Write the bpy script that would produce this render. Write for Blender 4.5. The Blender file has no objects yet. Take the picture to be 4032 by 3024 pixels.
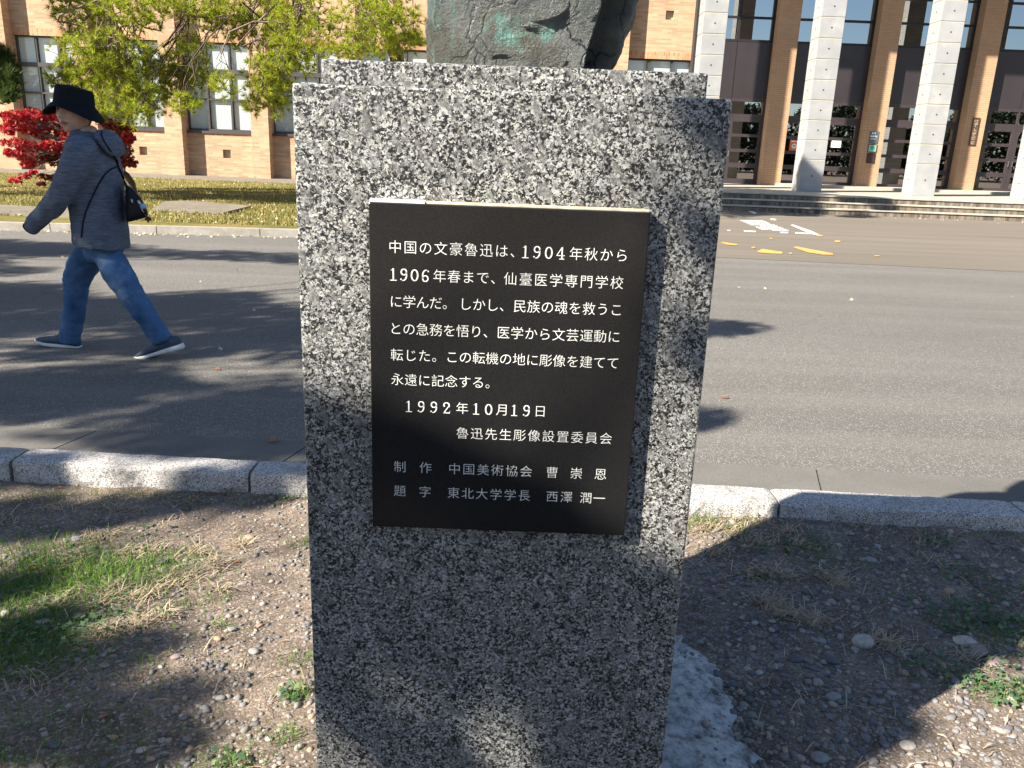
import bpy, bmesh, math, random
import numpy as np
from mathutils import Vector, Matrix, noise
R = math.radians
rng = np.random.default_rng(7)
random.seed(7)
scene = bpy.context.scene
COL = scene.collection

# ------------------------------------------------------------------ camera
FPX, CAMH = 3180.0, 1.35                       # focal length in photo pixels, lens height in metres
VP = np.array([-416.0, 10988.0]); L_ = np.hypot(*VP)
PITCH = math.atan(FPX / L_)
fw = np.array([0, math.cos(PITCH), -math.sin(PITCH)])
r0 = np.array([1.0, 0, 0]); u0 = np.cross(r0, fw)
dx_, dy_ = VP / L_
ix = dy_ * r0 - dx_ * u0
iy = -dx_ * r0 - dy_ * u0
CAM = np.array([0, 0, CAMH])
cam_d = bpy.data.cameras.new('camera'); cam = bpy.data.objects.new('camera', cam_d); COL.objects.link(cam)
cam_d.sensor_width = 36.0; cam_d.lens = FPX / 4032 * 36; cam_d.clip_start = 0.02; cam_d.clip_end = 2000
m = Matrix.Identity(4)
for i in range(3):
    m[i][0] = ix[i]; m[i][1] = -iy[i]; m[i][2] = -fw[i]; m[i][3] = CAM[i]
cam.matrix_world = m
scene.camera = cam

# ------------------------------------------------------------------ sky, sun, exposure
SUN_AZ, SUN_EL = R(54.5), R(36.0)              # light travels to +X/+Y, from behind left
LD = np.array([math.sin(SUN_AZ) * math.cos(SUN_EL), math.cos(SUN_AZ) * math.cos(SUN_EL), -math.sin(SUN_EL)])
w = bpy.data.worlds.new('World'); scene.world = w; w.use_nodes = True
nt = w.node_tree; nt.nodes.clear()
sky = nt.nodes.new('ShaderNodeTexSky'); sky.sky_type = 'NISHITA'; sky.sun_disc = False
sky.ozone_density = 3.0; sky.dust_density = 0.5; sky.sun_elevation = SUN_EL; sky.sun_rotation = math.atan2(-LD[0], -LD[1])
bg = nt.nodes.new('ShaderNodeBackground'); bg.inputs['Strength'].default_value = 0.06
wo = nt.nodes.new('ShaderNodeOutputWorld')
nt.links.new(sky.outputs[0], bg.inputs['Color']); nt.links.new(bg.outputs[0], wo.inputs[0])
sd = bpy.data.lights.new('sun', 'SUN'); sd.energy = 5.0; sd.angle = R(0.53); sd.color = (1.0, 0.92, 0.80)
so = bpy.data.objects.new('sun', sd); COL.objects.link(so); so.location = (-20, -14, 25)
so.rotation_euler = Vector(LD).to_track_quat('-Z', 'Y').to_euler()
scene.view_settings.view_transform = 'Standard'; scene.view_settings.look = 'None'
scene.view_settings.gamma = 1.0; scene.view_settings.use_curve_mapping = False
scene.view_settings.exposure = 1.74
scene.cycles.max_bounces = 6; scene.cycles.transparent_max_bounces = 8

# ------------------------------------------------------------------ measuring helpers (photo pixel -> world point)
def ray(x, y): return fw + ix * (x - 2016) / FPX + iy * (y - 1512) / FPX
def G(x, y, z=0.0):
    v = ray(x, y); return CAM + v * ((z - CAMH) / v[2])
def A(x, y, Y):
    v = ray(x, y); return CAM + v * (Y / v[1])
K = 4032 / 2212.0
def GK(x, y, z=0.0): return G(x * K, y * K, z)

# ------------------------------------------------------------------ object helpers
def tag(o, label=None, cat=None, group=None, kind=None):
    if label: o['label'] = label
    if cat: o['category'] = cat
    if group: o['group'] = group
    if kind: o['kind'] = kind
    return o
def empty(name, loc, label=None, cat=None, group=None, kind=None, rz=0):
    o = bpy.data.objects.new(name, None); COL.objects.link(o); o.location = loc; o.rotation_euler = (0, 0, rz)
    o.empty_display_size = 0.1
    return tag(o, label, cat, group, kind)
def link(name, me, mats, parent=None, smooth=False):
    if not isinstance(mats, (list, tuple)): mats = [mats]
    for mm in mats: me.materials.append(mm)
    if smooth: me.polygons.foreach_set('use_smooth', np.ones(len(me.polygons), bool))
    o = bpy.data.objects.new(name, me); COL.objects.link(o)
    if parent:
        o.parent = parent
        if parent.type == 'EMPTY': o.matrix_parent_inverse = Matrix.Translation(-Vector(parent.location))
    return o
class MB:                                      # collects geometry for ONE mesh object, in world coordinates
    def __init__(s): s.v = []; s.f = []; s.m = []
    def add(s, vs, fs, mi=0):
        b = len(s.v); s.v += [tuple(map(float, p)) for p in vs]
        for f in fs: s.f.append(tuple(b + i for i in f)); s.m.append(mi)
    def box(s, x0, x1, y0, y1, z0, z1, mi=0, bev=0.0):
        if bev:
            bm = bmesh.new(); bmesh.ops.create_cube(bm, size=1.0)
            for v in bm.verts: v.co = Vector(((x0 + x1) / 2 + v.co.x * (x1 - x0), (y0 + y1) / 2 + v.co.y * (y1 - y0), (z0 + z1) / 2 + v.co.z * (z1 - z0)))
            bmesh.ops.bevel(bm, geom=bm.edges[:], offset=bev, segments=2, affect='EDGES', profile=0.5)
            bm.verts.index_update()
            s.add([v.co for v in bm.verts], [[v.index for v in f.verts] for f in bm.faces], mi); bm.free(); return
        s.add([(x0, y0, z0), (x1, y0, z0), (x1, y1, z0), (x0, y1, z0), (x0, y0, z1), (x1, y0, z1), (x1, y1, z1), (x0, y1, z1)],
              [(0, 3, 2, 1), (4, 5, 6, 7), (0, 1, 5, 4), (1, 2, 6, 5), (2, 3, 7, 6), (3, 0, 4, 7)], mi)
    def poly(s, pts, mi=0): s.add(pts, [tuple(range(len(pts)))], mi)
    def prism(s, pts, dz, mi=0):               # pts: flat outline, counter-clockwise from above
        n = len(pts); top = [(p[0], p[1], p[2] + dz) for p in pts]
        s.add(list(pts) + top, [tuple(range(n))[::-1], tuple(range(n, 2 * n))] + [(i, (i + 1) % n, n + (i + 1) % n, n + i) for i in range(n)], mi)
    def loft(s, rings, mi=0, cap=True):
        n = len(rings[0]); vs = [p for r in rings for p in r]; fs = []
        for k in range(len(rings) - 1):
            for i in range(n):
                j = (i + 1) % n
                fs.append((k * n + i, k * n + j, (k + 1) * n + j, (k + 1) * n + i))
        if cap: fs.append(tuple(range(n))[::-1]); fs.append(tuple((len(rings) - 1) * n + i for i in range(n)))
        s.add(vs, fs, mi)
    def tube(s, path, rad, n=8, mi=0, up=(0, 0, 1)):
        path = [Vector(p) for p in path]; rings = []
        for k, p in enumerate(path):
            t = (path[min(k + 1, len(path) - 1)] - path[max(k - 1, 0)]).normalized()
            a = t.cross(Vector(up))
            if a.length < 1e-3: a = t.cross(Vector((1, 0, 0)))
            a.normalize(); b = a.cross(t)
            r = rad[k] if hasattr(rad, '__len__') else rad
            ra, rb = r if hasattr(r, '__len__') else (r, r)
            rings.append([p + a * ra * math.cos(q * 2 * math.pi / n) + b * rb * math.sin(q * 2 * math.pi / n) for q in range(n)])
        s.loft(rings, mi)
    def mesh(s, name):
        me = bpy.data.meshes.new(name); me.from_pydata(s.v, [], s.f); me.update()
        me.polygons.foreach_set('material_index', np.array(s.m, dtype=np.int32))
        bm = bmesh.new(); bm.from_mesh(me); bmesh.ops.recalc_face_normals(bm, faces=bm.faces[:]) if len(s.f) > 1 else None; bm.to_mesh(me); bm.free()
        return me
    def build(s, name, mats, parent=None, smooth=False): return link(name, s.mesh(name), mats, parent, smooth)
def np_mesh(name, verts, faces, mat_idx=None):  # verts (N,3), faces (M,k)
    me = bpy.data.meshes.new(name); k = faces.shape[1]; M = len(faces)
    me.vertices.add(len(verts)); me.vertices.foreach_set('co', np.ascontiguousarray(verts, np.float32).ravel())
    me.loops.add(M * k); me.loops.foreach_set('vertex_index', np.ascontiguousarray(faces, np.int32).ravel())
    me.polygons.add(M); me.polygons.foreach_set('loop_start', np.arange(0, M * k, k, dtype=np.int32))
    if mat_idx is not None: me.polygons.foreach_set('material_index', np.ascontiguousarray(mat_idx, np.int32))
    me.update(calc_edges=True); return me

# ------------------------------------------------------------------ material helpers
def lin(c):
    return tuple(((x / 255) / 12.92 if x / 255 <= 0.04045 else ((x / 255 + 0.055) / 1.055) ** 2.4) for x in c)
class NT:
    def __init__(s, name, rough=0.8, spec=0.3):
        s.m = bpy.data.materials.new(name); s.m.use_nodes = True; s.t = s.m.node_tree
        s.p = s.t.nodes['Principled BSDF']; s.p.inputs['Roughness'].default_value = rough
        s.p.inputs['Specular IOR Level'].default_value = spec
        s.tc = s.t.nodes.new('ShaderNodeTexCoord'); s.obj = s.tc.outputs['Object']
    def n(s, typ, **kw):
        nd = s.t.nodes.new(typ)
        for k, v in kw.items():
            if k.startswith('i_'): nd.inputs[k[2:].replace('_', ' ')].default_value = v
            else: setattr(nd, k, v)
        return nd
    def l(s, a, b): s.t.links.new(a, b)
    def noise(s, scale, detail=4, rough=0.6, vec=None, dist=0.0):
        nd = s.n('ShaderNodeTexNoise'); nd.inputs['Scale'].default_value = scale; nd.inputs['Detail'].default_value = detail
        nd.inputs['Roughness'].default_value = rough; nd.inputs['Distortion'].default_value = dist
        s.l(vec if vec is not None else s.obj, nd.inputs['Vector']); return nd.outputs['Fac']
    def map(s, scale=(1, 1, 1), rot=(0, 0, 0), vec=None):
        nd = s.n('ShaderNodeMapping'); nd.inputs['Scale'].default_value = scale; nd.inputs['Rotation'].default_value = rot
        s.l(vec if vec is not None else s.obj, nd.inputs['Vector']); return nd.outputs[0]
    def ramp(s, fac, stops, interp='LINEAR'):
        nd = s.n('ShaderNodeValToRGB'); nd.color_ramp.interpolation = interp
        e = nd.color_ramp.elements
        while len(e) < len(stops): e.new(0.5)
        for el, (pos, c) in zip(e, stops):
            el.position = pos; el.color = (c, c, c, 1) if not hasattr(c, '__len__') else (*c[:3], 1)
        s.l(fac, nd.inputs[0]); return nd.outputs[0]
    def mix(s, fac, a, b, typ='MIX'):
        nd = s.n('ShaderNodeMix', data_type='RGBA', blend_type=typ)
        for sock, val in ((nd.inputs[0], fac), (nd.inputs[6], a), (nd.inputs[7], b)):
            if hasattr(val, 'is_output'): s.l(val, sock)
            else: sock.default_value = val if not hasattr(val, '__len__') else (*val[:3], 1)
        return nd.outputs[2]
    def math(s, op, a, b=0.0):
        nd = s.n('ShaderNodeMath', operation=op)
        for sock, val in ((nd.inputs[0], a), (nd.inputs[1], b)):
            if hasattr(val, 'is_output'): s.l(val, sock)
            else: sock.default_value = val
        return nd.outputs[0]
    def col(s, c):
        if hasattr(c, 'is_output'): s.l(c, s.p.inputs['Base Color'])
        else: s.p.inputs['Base Color'].default_value = (*c[:3], 1)
        return s
    def bump(s, h, strength=0.5, dist=0.01):
        nd = s.n('ShaderNodeBump'); nd.inputs['Strength'].default_value = strength; nd.inputs['Distance'].default_value = dist
        s.l(h, nd.inputs['Height']); s.l(nd.outputs[0], s.p.inputs['Normal']); return s
    def rough(s, v):
        if hasattr(v, 'is_output'): s.l(v, s.p.inputs['Roughness'])
        else: s.p.inputs['Roughness'].default_value = v
        return s
    def island(s):
        return s.n('ShaderNodeNewGeometry').outputs['Random Per Island']
def plain(name, c, rough=0.7, var=0.15, scale=8, spec=0.3, metal=0.0):
    n = NT(name, rough, spec); f = n.noise(scale, 5)
    a = tuple(x * (1 - var) for x in c); b = tuple(min(1, x * (1 + var)) for x in c)
    n.col(n.ramp(f, [(0.3, a), (0.7, b)])); n.p.inputs['Metallic'].default_value = metal
    return n.m

# granite: interlocked black, grey and pale crystals
def granite(name, dark=1.0, rough=0.42):
    n = NT(name, rough, 0.4)
    d = n.n('ShaderNodeTexNoise'); d.inputs['Scale'].default_value = 260; d.inputs['Detail'].default_value = 2; n.l(n.obj, d.inputs['Vector'])
    ad = n.n('ShaderNodeVectorMath', operation='MULTIPLY_ADD'); n.l(d.outputs['Color'], ad.inputs[0]); ad.inputs[1].default_value = (0.010,) * 3; n.l(n.obj, ad.inputs[2])
    def vor(vec, scale):
        v = n.n('ShaderNodeTexVoronoi'); v.inputs['Scale'].default_value = scale; n.l(vec, v.inputs['Vector'])
        sp = n.n('ShaderNodeSeparateColor'); n.l(v.outputs['Color'], sp.inputs[0]); return sp.outputs[0], sp.outputs[1]
    a, a2 = vor(ad.outputs[0], 325)
    big = n.noise(38, 3)
    aa = n.math('ADD', a, n.math('MULTIPLY', n.math('SUBTRACT', big, 0.5), 0.55))
    base = n.ramp(aa, [(0.0, 0.007 * dark), (0.36, 0.012 * dark), (0.42, 0.060 * dark), (0.56, 0.135 * dark), (0.70, 0.215 * dark), (0.90, 0.38 * dark)])
    lv = n.map((1.0, 1, 0.36), vec=n.map((1, 1, 1), (0, R(35), 0), ad.outputs[0]))
    b, b2 = vor(lv, 130)
    lath = n.ramp(b, [(0.80, 0.0), (0.84, 1.0)])
    streak = n.noise(800, 2, vec=n.map((1, 1, 0.10), vec=n.map((1, 1, 1), (0, R(35), 0))))
    lc = n.ramp(streak, [(0.35, 0.07 * dark), (0.65, 0.24 * dark)])
    c = n.mix(n.math('MULTIPLY', lath, 0.6), base, lc)
    tint = n.ramp(a2, [(0.0, (0.94, 0.98, 0.97)), (0.6, (1, 1, 0.97)), (1.0, (1.0, 0.98, 0.84))])
    n.col(n.mix(1.0, c, tint, 'MULTIPLY'))
    n.bump(n.noise(600, 2), 0.06, 0.002)
    return n.m
M = {}
M['granite'] = granite('granite')
n = NT('plaque_granite', 0.22, 0.32)
f = n.noise(1400, 3, 0.8); g = n.noise(2600, 2, 0.6)
n.col(n.mix(n.ramp(g, [(0.66, 0.0), (0.74, 1.0)]), n.ramp(f, [(0.35, (0.004, 0.004, 0.0045)), (0.7, (0.021, 0.021, 0.021))]), (0.11, 0.105, 0.10)))
n.rough(n.ramp(f, [(0.3, 0.10), (0.7, 0.26)])); M['plaque'] = n.m
n = NT('engraved_letters', 0.85, 0.2); n.col(n.ramp(n.noise(900, 3), [(0.3, (0.42, 0.43, 0.41)), (0.7, (0.80, 0.80, 0.76))])); M['letter'] = n.m; M['sealant'] = plain('sealant', (0.52, 0.46, 0.33), 0.8, 0.3, 40)
n = NT('bronze', 0.45, 0.5)
f = n.noise(14, 6, 0.65); g = n.noise(46, 6, 0.75, n.map((1, 1, 0.30))); h = n.noise(120, 4, 0.7)
c = n.ramp(f, [(0.30, (0.055, 0.064, 0.064)), (0.55, (0.13, 0.14, 0.135)), (0.75, (0.21, 0.21, 0.20))])
c = n.mix(n.ramp(n.noise(5, 4), [(0.5, 0.0), (0.62, 0.7)]), c, (0.075, 0.07, 0.05))
pat = n.ramp(n.math('MULTIPLY', g, n.ramp(n.noise(7, 3), [(0.42, 0.2), (0.62, 1.0)])), [(0.34, 0.0), (0.52, 1.0)])
lft = n.n('ShaderNodeSeparateXYZ'); n.l(n.obj, lft.inputs[0])
side = n.ramp(n.math('ADD', n.math('MULTIPLY', lft.outputs[0], -6.0), -0.25), [(0.25, 0.0), (0.75, 1.0)])
runs = n.ramp(n.noise(60, 5, 0.8, n.map((1, 1, 0.16))), [(0.50, 0.0), (0.62, 1.0)])
c = n.mix(n.math('MULTIPLY', n.math('MAXIMUM', pat, n.math('MULTIPLY', runs, side)), 0.7), c, (0.115, 0.30, 0.26))
dn = n.n('ShaderNodeTexNoise'); dn.inputs['Scale'].default_value = 12; dn.inputs['Detail'].default_value = 5; n.l(n.obj, dn.inputs['Vector'])
dv = n.n('ShaderNodeVectorMath', operation='MULTIPLY_ADD'); n.l(dn.outputs['Color'], dv.inputs[0]); dv.inputs[1].default_value = (0.14,) * 3; n.l(n.obj, dv.inputs[2])
ve = n.n('ShaderNodeTexVoronoi', feature='DISTANCE_TO_EDGE'); ve.inputs['Scale'].default_value = 9; n.l(dv.outputs[0], ve.inputs['Vector'])
crk = n.ramp(ve.outputs['Distance'], [(0.0, 1.0), (0.035, 0.0)])
c = n.mix(n.math('MULTIPLY', crk, n.ramp(n.noise(8, 3), [(0.42, 0.0), (0.6, 0.85)])), c, (0.012, 0.016, 0.018))
n.col(c); n.p.inputs['Metallic'].default_value = 0.35; n.rough(n.ramp(h, [(0.3, 0.30), (0.7, 0.55)]))
n.bump(n.math('SUBTRACT', n.math('ADD', n.noise(60, 9, 0.75), n.math('MULTIPLY', n.noise(240, 4, 0.7), 0.5)), n.math('MULTIPLY', crk, 0.5)), 0.85, 0.014); M['bronze'] = n.m

def brick(name, bw, bh, c1, c2, mortar, vertical=False, mort=0.006):
    n = NT(name, 0.85, 0.2)
    sx = n.n('ShaderNodeSeparateXYZ'); n.l(n.obj, sx.inputs[0])
    u = n.math('ADD', sx.outputs[0], sx.outputs[1]); cb = n.n('ShaderNodeCombineXYZ')
    n.l(u, cb.inputs[1 if vertical else 0]); n.l(sx.outputs[2], cb.inputs[0 if vertical else 1])
    bt = n.n('ShaderNodeTexBrick'); n.l(cb.outputs[0], bt.inputs['Vector'])
    bt.inputs['Scale'].default_value = 1.0; bt.inputs['Brick Width'].default_value = bw; bt.inputs['Row Height'].default_value = bh
    bt.inputs['Mortar Size'].default_value = mort; bt.inputs['Mortar Smooth'].default_value = 0.1
    bt.inputs['Color1'].default_value = (*c1, 1); bt.inputs['Color2'].default_value = (*c2, 1); bt.inputs['Mortar'].default_value = (*mortar, 1)
    bt.offset = 0.5
    wea = n.ramp(n.noise(0.9, 5), [(0.3, 0.86), (0.7, 1.08)])
    n.col(n.mix(1.0, bt.outputs['Color'], wea, 'MULTIPLY')); n.bump(bt.outputs['Fac'], -0.35, 0.006); return n.m
M['brick'] = brick('brick', 0.36, 0.072, (0.47, 0.325, 0.215), (0.34, 0.215, 0.130), (0.41, 0.29, 0.195))
M['soldier'] = brick('soldier_brick', 0.24, 0.085, (0.50, 0.27, 0.15), (0.36, 0.17, 0.09), (0.46, 0.33, 0.21), True)
M['tile'] = brick('pier_tile', 0.24, 0.068, (0.44, 0.285, 0.175), (0.40, 0.25, 0.15), (0.31, 0.19, 0.115), False, 0.007)
# concrete columns
n = NT('column_concrete', 0.8, 0.25); c = n.ramp(n.noise(2.2, 6, 0.6), [(0.3, (0.245, 0.25, 0.252)), (0.7, (0.305, 0.308, 0.305))])
c = n.mix(n.ramp(n.noise(1.1, 4), [(0.55, 0), (0.75, 0.25)]), c, (0.5, 0.49, 0.38)); n.col(c); n.bump(n.noise(60, 4), 0.1, 0.004); M['conc'] = n.m
M['joint'] = plain('column_joint', (0.42, 0.38, 0.26), 0.9)
M['hole'] = plain('form_tie_hole', (0.05, 0.045, 0.035), 0.9)
M['frame'] = plain('window_frame', (0.022, 0.019, 0.021), 0.45, 0.1)
M['alu'] = plain('mullion_metal', (0.055, 0.048, 0.048), 0.4, 0.1, spec=0.5)
M['panel'] = plain('spandrel_metal', (0.030, 0.024, 0.026), 0.38, 0.12, 1.5, 0.5)
M['door'] = plain('door_metal', (0.040, 0.030, 0.032), 0.40, 0.12, 1.5, 0.5)
M['steel'] = plain('steel', (0.6, 0.6, 0.58), 0.3, 0.1, metal=1.0)
def glass(name, tint, back, refl=1.0):
    # a pane seen from outside: a mirror layer by Fresnel over clear glass
    m = bpy.data.materials.new(name); m.use_nodes = True; t = m.node_tree; t.nodes.clear()
    o = t.nodes.new('ShaderNodeOutputMaterial'); mx = t.nodes.new('ShaderNodeMixShader'); ge = t.nodes.new('ShaderNodeNewGeometry')
    def mth(op, x, y):
        nd = t.nodes.new('ShaderNodeMath'); nd.operation = op
        for k, q in enumerate((x, y)):
            if hasattr(q, 'is_output'): t.links.new(q, nd.inputs[k])
            else: nd.inputs[k].default_value = q
        return nd.outputs[0]
    dt = t.nodes.new('ShaderNodeVectorMath'); dt.operation = 'DOT_PRODUCT'; t.links.new(ge.outputs['Incoming'], dt.inputs[0]); t.links.new(ge.outputs['Normal'], dt.inputs[1])
    r0_ = ((refl - 1) / (refl + 1)) ** 2 * 1.8
    fres = mth('ADD', mth('MULTIPLY', mth('POWER', mth('SUBTRACT', 1.0, mth('ABSOLUTE', dt.outputs['Value'], 0.0)), 5.0), 1 - r0_), r0_)
    a = t.nodes.new('ShaderNodeBsdfTransparent'); a.inputs[0].default_value = (*tint, 1); b = t.nodes.new('ShaderNodeBsdfGlossy'); b.inputs['Roughness'].default_value = 0.01
    t.links.new(fres, mx.inputs[0]); t.links.new(a.outputs[0], mx.inputs[1]); t.links.new(b.outputs[0], mx.inputs[2]); t.links.new(mx.outputs[0], o.inputs[0])
    return m
M['glass'] = glass('window_glass', (0.86, 0.90, 0.90), 0, 1.5)
M['dglass'] = glass('tinted_glass', (0.20, 0.21, 0.23), 0, 3.4)
n = NT('blind', 0.7, 0.2)
sx = n.n('ShaderNodeSeparateXYZ'); n.l(n.obj, sx.inputs[0])
wv = n.math('FRACT', n.math('MULTIPLY', sx.outputs[2], 20.0))
n.col(n.ramp(wv, [(0.0, (0.60, 0.61, 0.60)), (0.25, (0.78, 0.79, 0.78)), (1.0, (0.70, 0.71, 0.70))])); n.bump(wv, 0.6, 0.02); M['blind'] = n.m
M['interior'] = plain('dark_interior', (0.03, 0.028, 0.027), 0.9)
# ground materials
n = NT('asphalt', 0.85, 0.3)
f = n.noise(170, 3, 0.8); g = n.noise(0.35, 5, 0.6, n.map((0.5, 1.4, 1))); v = n.n('ShaderNodeTexVoronoi'); v.inputs['Scale'].default_value = 190; n.l(n.obj, v.inputs['Vector'])
sp = n.n('ShaderNodeSeparateColor'); n.l(v.outputs['Color'], sp.inputs[0])
c = n.ramp(f, [(0.25, (0.070, 0.068, 0.064)), (0.75, (0.160, 0.150, 0.136))])
c = n.mix(n.ramp(sp.outputs[0], [(0.84, 0), (0.90, 0.75)]), c, (0.30, 0.285, 0.26))
c = n.mix(1.0, c, n.ramp(g, [(0.3, 0.86), (0.7, 1.16)]), 'MULTIPLY')
st = n.noise(1.2, 4, 0.6, n.map((0.12, 1.8, 1), (0, 0, R(12))))
c = n.mix(n.ramp(st, [(0.48, 0), (0.70, 0.32)]), c, (0.20, 0.186, 0.163))
n.col(c); n.bump(v.outputs['Distance'], 0.5, 0.006); M['asphalt'] = n.m
n = NT('old_asphalt', 0.85, 0.25)
f = n.noise(120, 3, 0.8); st = n.noise(0.8, 5, 0.6, n.map((0.18, 1.6, 1), (0, 0, R(-3))))
c = n.ramp(f, [(0.25, (0.108, 0.094, 0.076)), (0.75, (0.19, 0.165, 0.135))])
c = n.mix(1.0, c, n.ramp(st, [(0.3, 0.85), (0.7, 1.18)]), 'MULTIPLY'); n.col(c); n.bump(f, 0.3, 0.006); M['oldasphalt'] = n.m
n = NT('gutter_concrete', 0.88, 0.2)
c = n.ramp(n.noise(150, 4, 0.8), [(0.25, (0.080, 0.077, 0.072)), (0.75, (0.185, 0.175, 0.158))]); n.col(n.mix(1.0, c, n.ramp(n.noise(2, 4), [(0.3, 0.85), (0.7, 1.15)]), 'MULTIPLY')); n.bump(n.noise(220, 3), 0.4, 0.005); M['gutter'] = n.m
n = NT('kerb_stone', 0.85, 0.2)
v = n.n('ShaderNodeTexVoronoi'); v.inputs['Scale'].default_value = 260; n.l(n.obj, v.inputs['Vector']); sp = n.n('ShaderNodeSeparateColor'); n.l(v.outputs['Color'], sp.inputs[0])
c = n.ramp(sp.outputs[0], [(0.0, (0.10, 0.10, 0.10)), (0.22, (0.22, 0.21, 0.205)), (0.4, (0.36, 0.345, 0.33)), (0.8, (0.47, 0.455, 0.44)), (1.0, (0.58, 0.57, 0.55))])
c = n.mix(n.ramp(n.noise(9, 6, 0.7), [(0.5, 0), (0.72, 0.65)]), c, (0.16, 0.14, 0.12)); n.col(c); n.bump(n.noise(90, 6, 0.7), 0.5, 0.008); M['kerb'] = n.m
n = NT('pale_kerb', 0.88, 0.2); n.col(n.ramp(n.noise(6, 6, 0.7), [(0.3, (0.22, 0.20, 0.17)), (0.7, (0.36, 0.335, 0.30))])); M['farkerb'] = n.m
n = NT('soil', 0.95, 0.1)
f = n.noise(110, 6, 0.75); g = n.noise(6, 5, 0.6)
c = n.ramp(f, [(0.28, (0.062, 0.049, 0.040)), (0.52, (0.185, 0.145, 0.113)), (0.76, (0.38, 0.31, 0.25))])
c = n.mix(1.0, c, n.ramp(g, [(0.3, 0.62), (0.7, 1.28)]), 'MULTIPLY')
c = n.mix(1.0, c, n.ramp(n.noise(28, 5, 0.7), [(0.3, 0.72), (0.65, 1.12)]), 'MULTIPLY')
v = n.n('ShaderNodeTexVoronoi'); v.inputs['Scale'].default_value = 140; n.l(n.obj, v.inputs['Vector']); sp = n.n('ShaderNodeSeparateColor'); n.l(v.outputs['Color'], sp.inputs[0])
c = n.mix(n.ramp(sp.outputs[0], [(0.80, 0), (0.84, 0.8)]), c, n.ramp(sp.outputs[1], [(0.0, (0.085, 0.08, 0.078)), (1.0, (0.38, 0.33, 0.28))]))
n.col(c); n.bump(n.math('ADD', f, n.math('MULTIPLY', v.outputs['Distance'], -0.5)), 0.55, 0.007); M['soil'] = n.m
n = NT('footing_concrete', 0.95, 0.1)
c = n.ramp(n.noise(30, 7, 0.75), [(0.36, (0.16, 0.155, 0.15)), (0.52, (0.46, 0.455, 0.44)), (0.7, (0.66, 0.655, 0.64))]); c = n.mix(n.ramp(n.noise(70, 4, 0.8), [(0.66, 0), (0.72, 0.6)]), c, (0.10, 0.095, 0.09))
sx = n.n('ShaderNodeSeparateXYZ'); n.l(n.obj, sx.inputs[0]); hh = n.math('ADD', sx.outputs[2], n.math('MULTIPLY', n.math('SUBTRACT', n.noise(26, 7, 0.7), 0.5), 0.030))
c = n.mix(n.ramp(n.math('ADD', n.math('MULTIPLY', hh, 20.0), 2.05), [(0.42, 0), (0.66, 1)]), n.ramp(n.noise(90, 5, 0.8), [(0.3, (0.085, 0.068, 0.055)), (0.7, (0.20, 0.165, 0.135))]), c)
n.col(c); n.bump(n.noise(140, 5, 0.8), 0.6, 0.01); M['footing'] = n.m
n = NT('lawn', 0.95, 0.1)
g = n.noise(1.6, 6, 0.65, n.map((0.5, 1, 1))); f = n.noise(40, 4, 0.8)
c = n.ramp(g, [(0.30, (0.085, 0.11, 0.022)), (0.50, (0.19, 0.165, 0.052)), (0.70, (0.27, 0.20, 0.085))])
n.col(n.mix(1.0, c, n.ramp(f, [(0.3, 0.65), (0.7, 1.25)]), 'MULTIPLY')); n.bump(f, 0.8, 0.03); M['lawn'] = n.m
n = NT('paving', 0.9, 0.2); n.col(n.ramp(n.noise(3, 6, 0.7), [(0.3, (0.13, 0.115, 0.092)), (0.7, (0.22, 0.192, 0.155))])); M['paving'] = n.m
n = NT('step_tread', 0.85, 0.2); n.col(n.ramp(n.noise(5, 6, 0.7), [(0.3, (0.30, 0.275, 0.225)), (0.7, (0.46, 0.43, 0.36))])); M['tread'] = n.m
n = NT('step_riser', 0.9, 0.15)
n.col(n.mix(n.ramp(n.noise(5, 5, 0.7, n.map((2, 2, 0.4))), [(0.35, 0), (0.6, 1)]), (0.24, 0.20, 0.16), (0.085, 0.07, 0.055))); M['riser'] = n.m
M['moss'] = plain('mossy_edge', (0.09, 0.075, 0.03), 0.95, 0.3, 6)
M['whitepaint'] = plain('white_road_paint', (0.62, 0.61, 0.58), 0.8, 0.15, 20)
M['orangepaint'] = plain('orange_road_paint', (0.52, 0.29, 0.085), 0.8, 0.25, 20)
# vegetation (thin leaves let light through)
def leafmat(name, stops, transl=0.35, rough=0.6):
    n = NT(name, rough, 0.25); c = n.ramp(n.island(), stops); n.col(c)
    tr = n.n('ShaderNodeBsdfTranslucent'); n.l(c, tr.inputs[0]); mx = n.n('ShaderNodeMixShader'); mx.inputs[0].default_value = transl
    out = n.t.nodes['Material Output']; n.l(n.p.outputs[0], mx.inputs[1]); n.l(tr.outputs[0], mx.inputs[2]); n.l(mx.outputs[0], out.inputs[0]); return n.m
M['needle'] = leafmat('pine_needles', [(0, (0.07, 0.12, 0.012)), (0.18, (0.17, 0.25, 0.015)), (0.5, (0.34, 0.42, 0.025)), (0.8, (0.50, 0.52, 0.04)), (0.93, (0.50, 0.38, 0.07)), (1, (0.46, 0.26, 0.09))], 0.35)
M['needle2'] = leafmat('dark_needles', [(0, (0.035, 0.065, 0.015)), (0.6, (0.07, 0.11, 0.022)), (1, (0.10, 0.12, 0.03))], 0.3)
M['maple'] = leafmat('maple_leaves', [(0, (0.22, 0.012, 0.022)), (0.35, (0.46, 0.024, 0.042)), (0.8, (0.64, 0.045, 0.048)), (1, (0.58, 0.13, 0.06))], 0.35)
M['maple2'] = leafmat('brown_maple_leaves', [(0, (0.09, 0.014, 0.012)), (0.6, (0.20, 0.030, 0.020)), (0.9, (0.38, 0.05, 0.03)), (1, (0.55, 0.04, 0.04))], 0.3)
M['canopy'] = leafmat('canopy_leaves', [(0, (0.03, 0.06, 0.012)), (1, (0.07, 0.11, 0.025))], 0.2)
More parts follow.
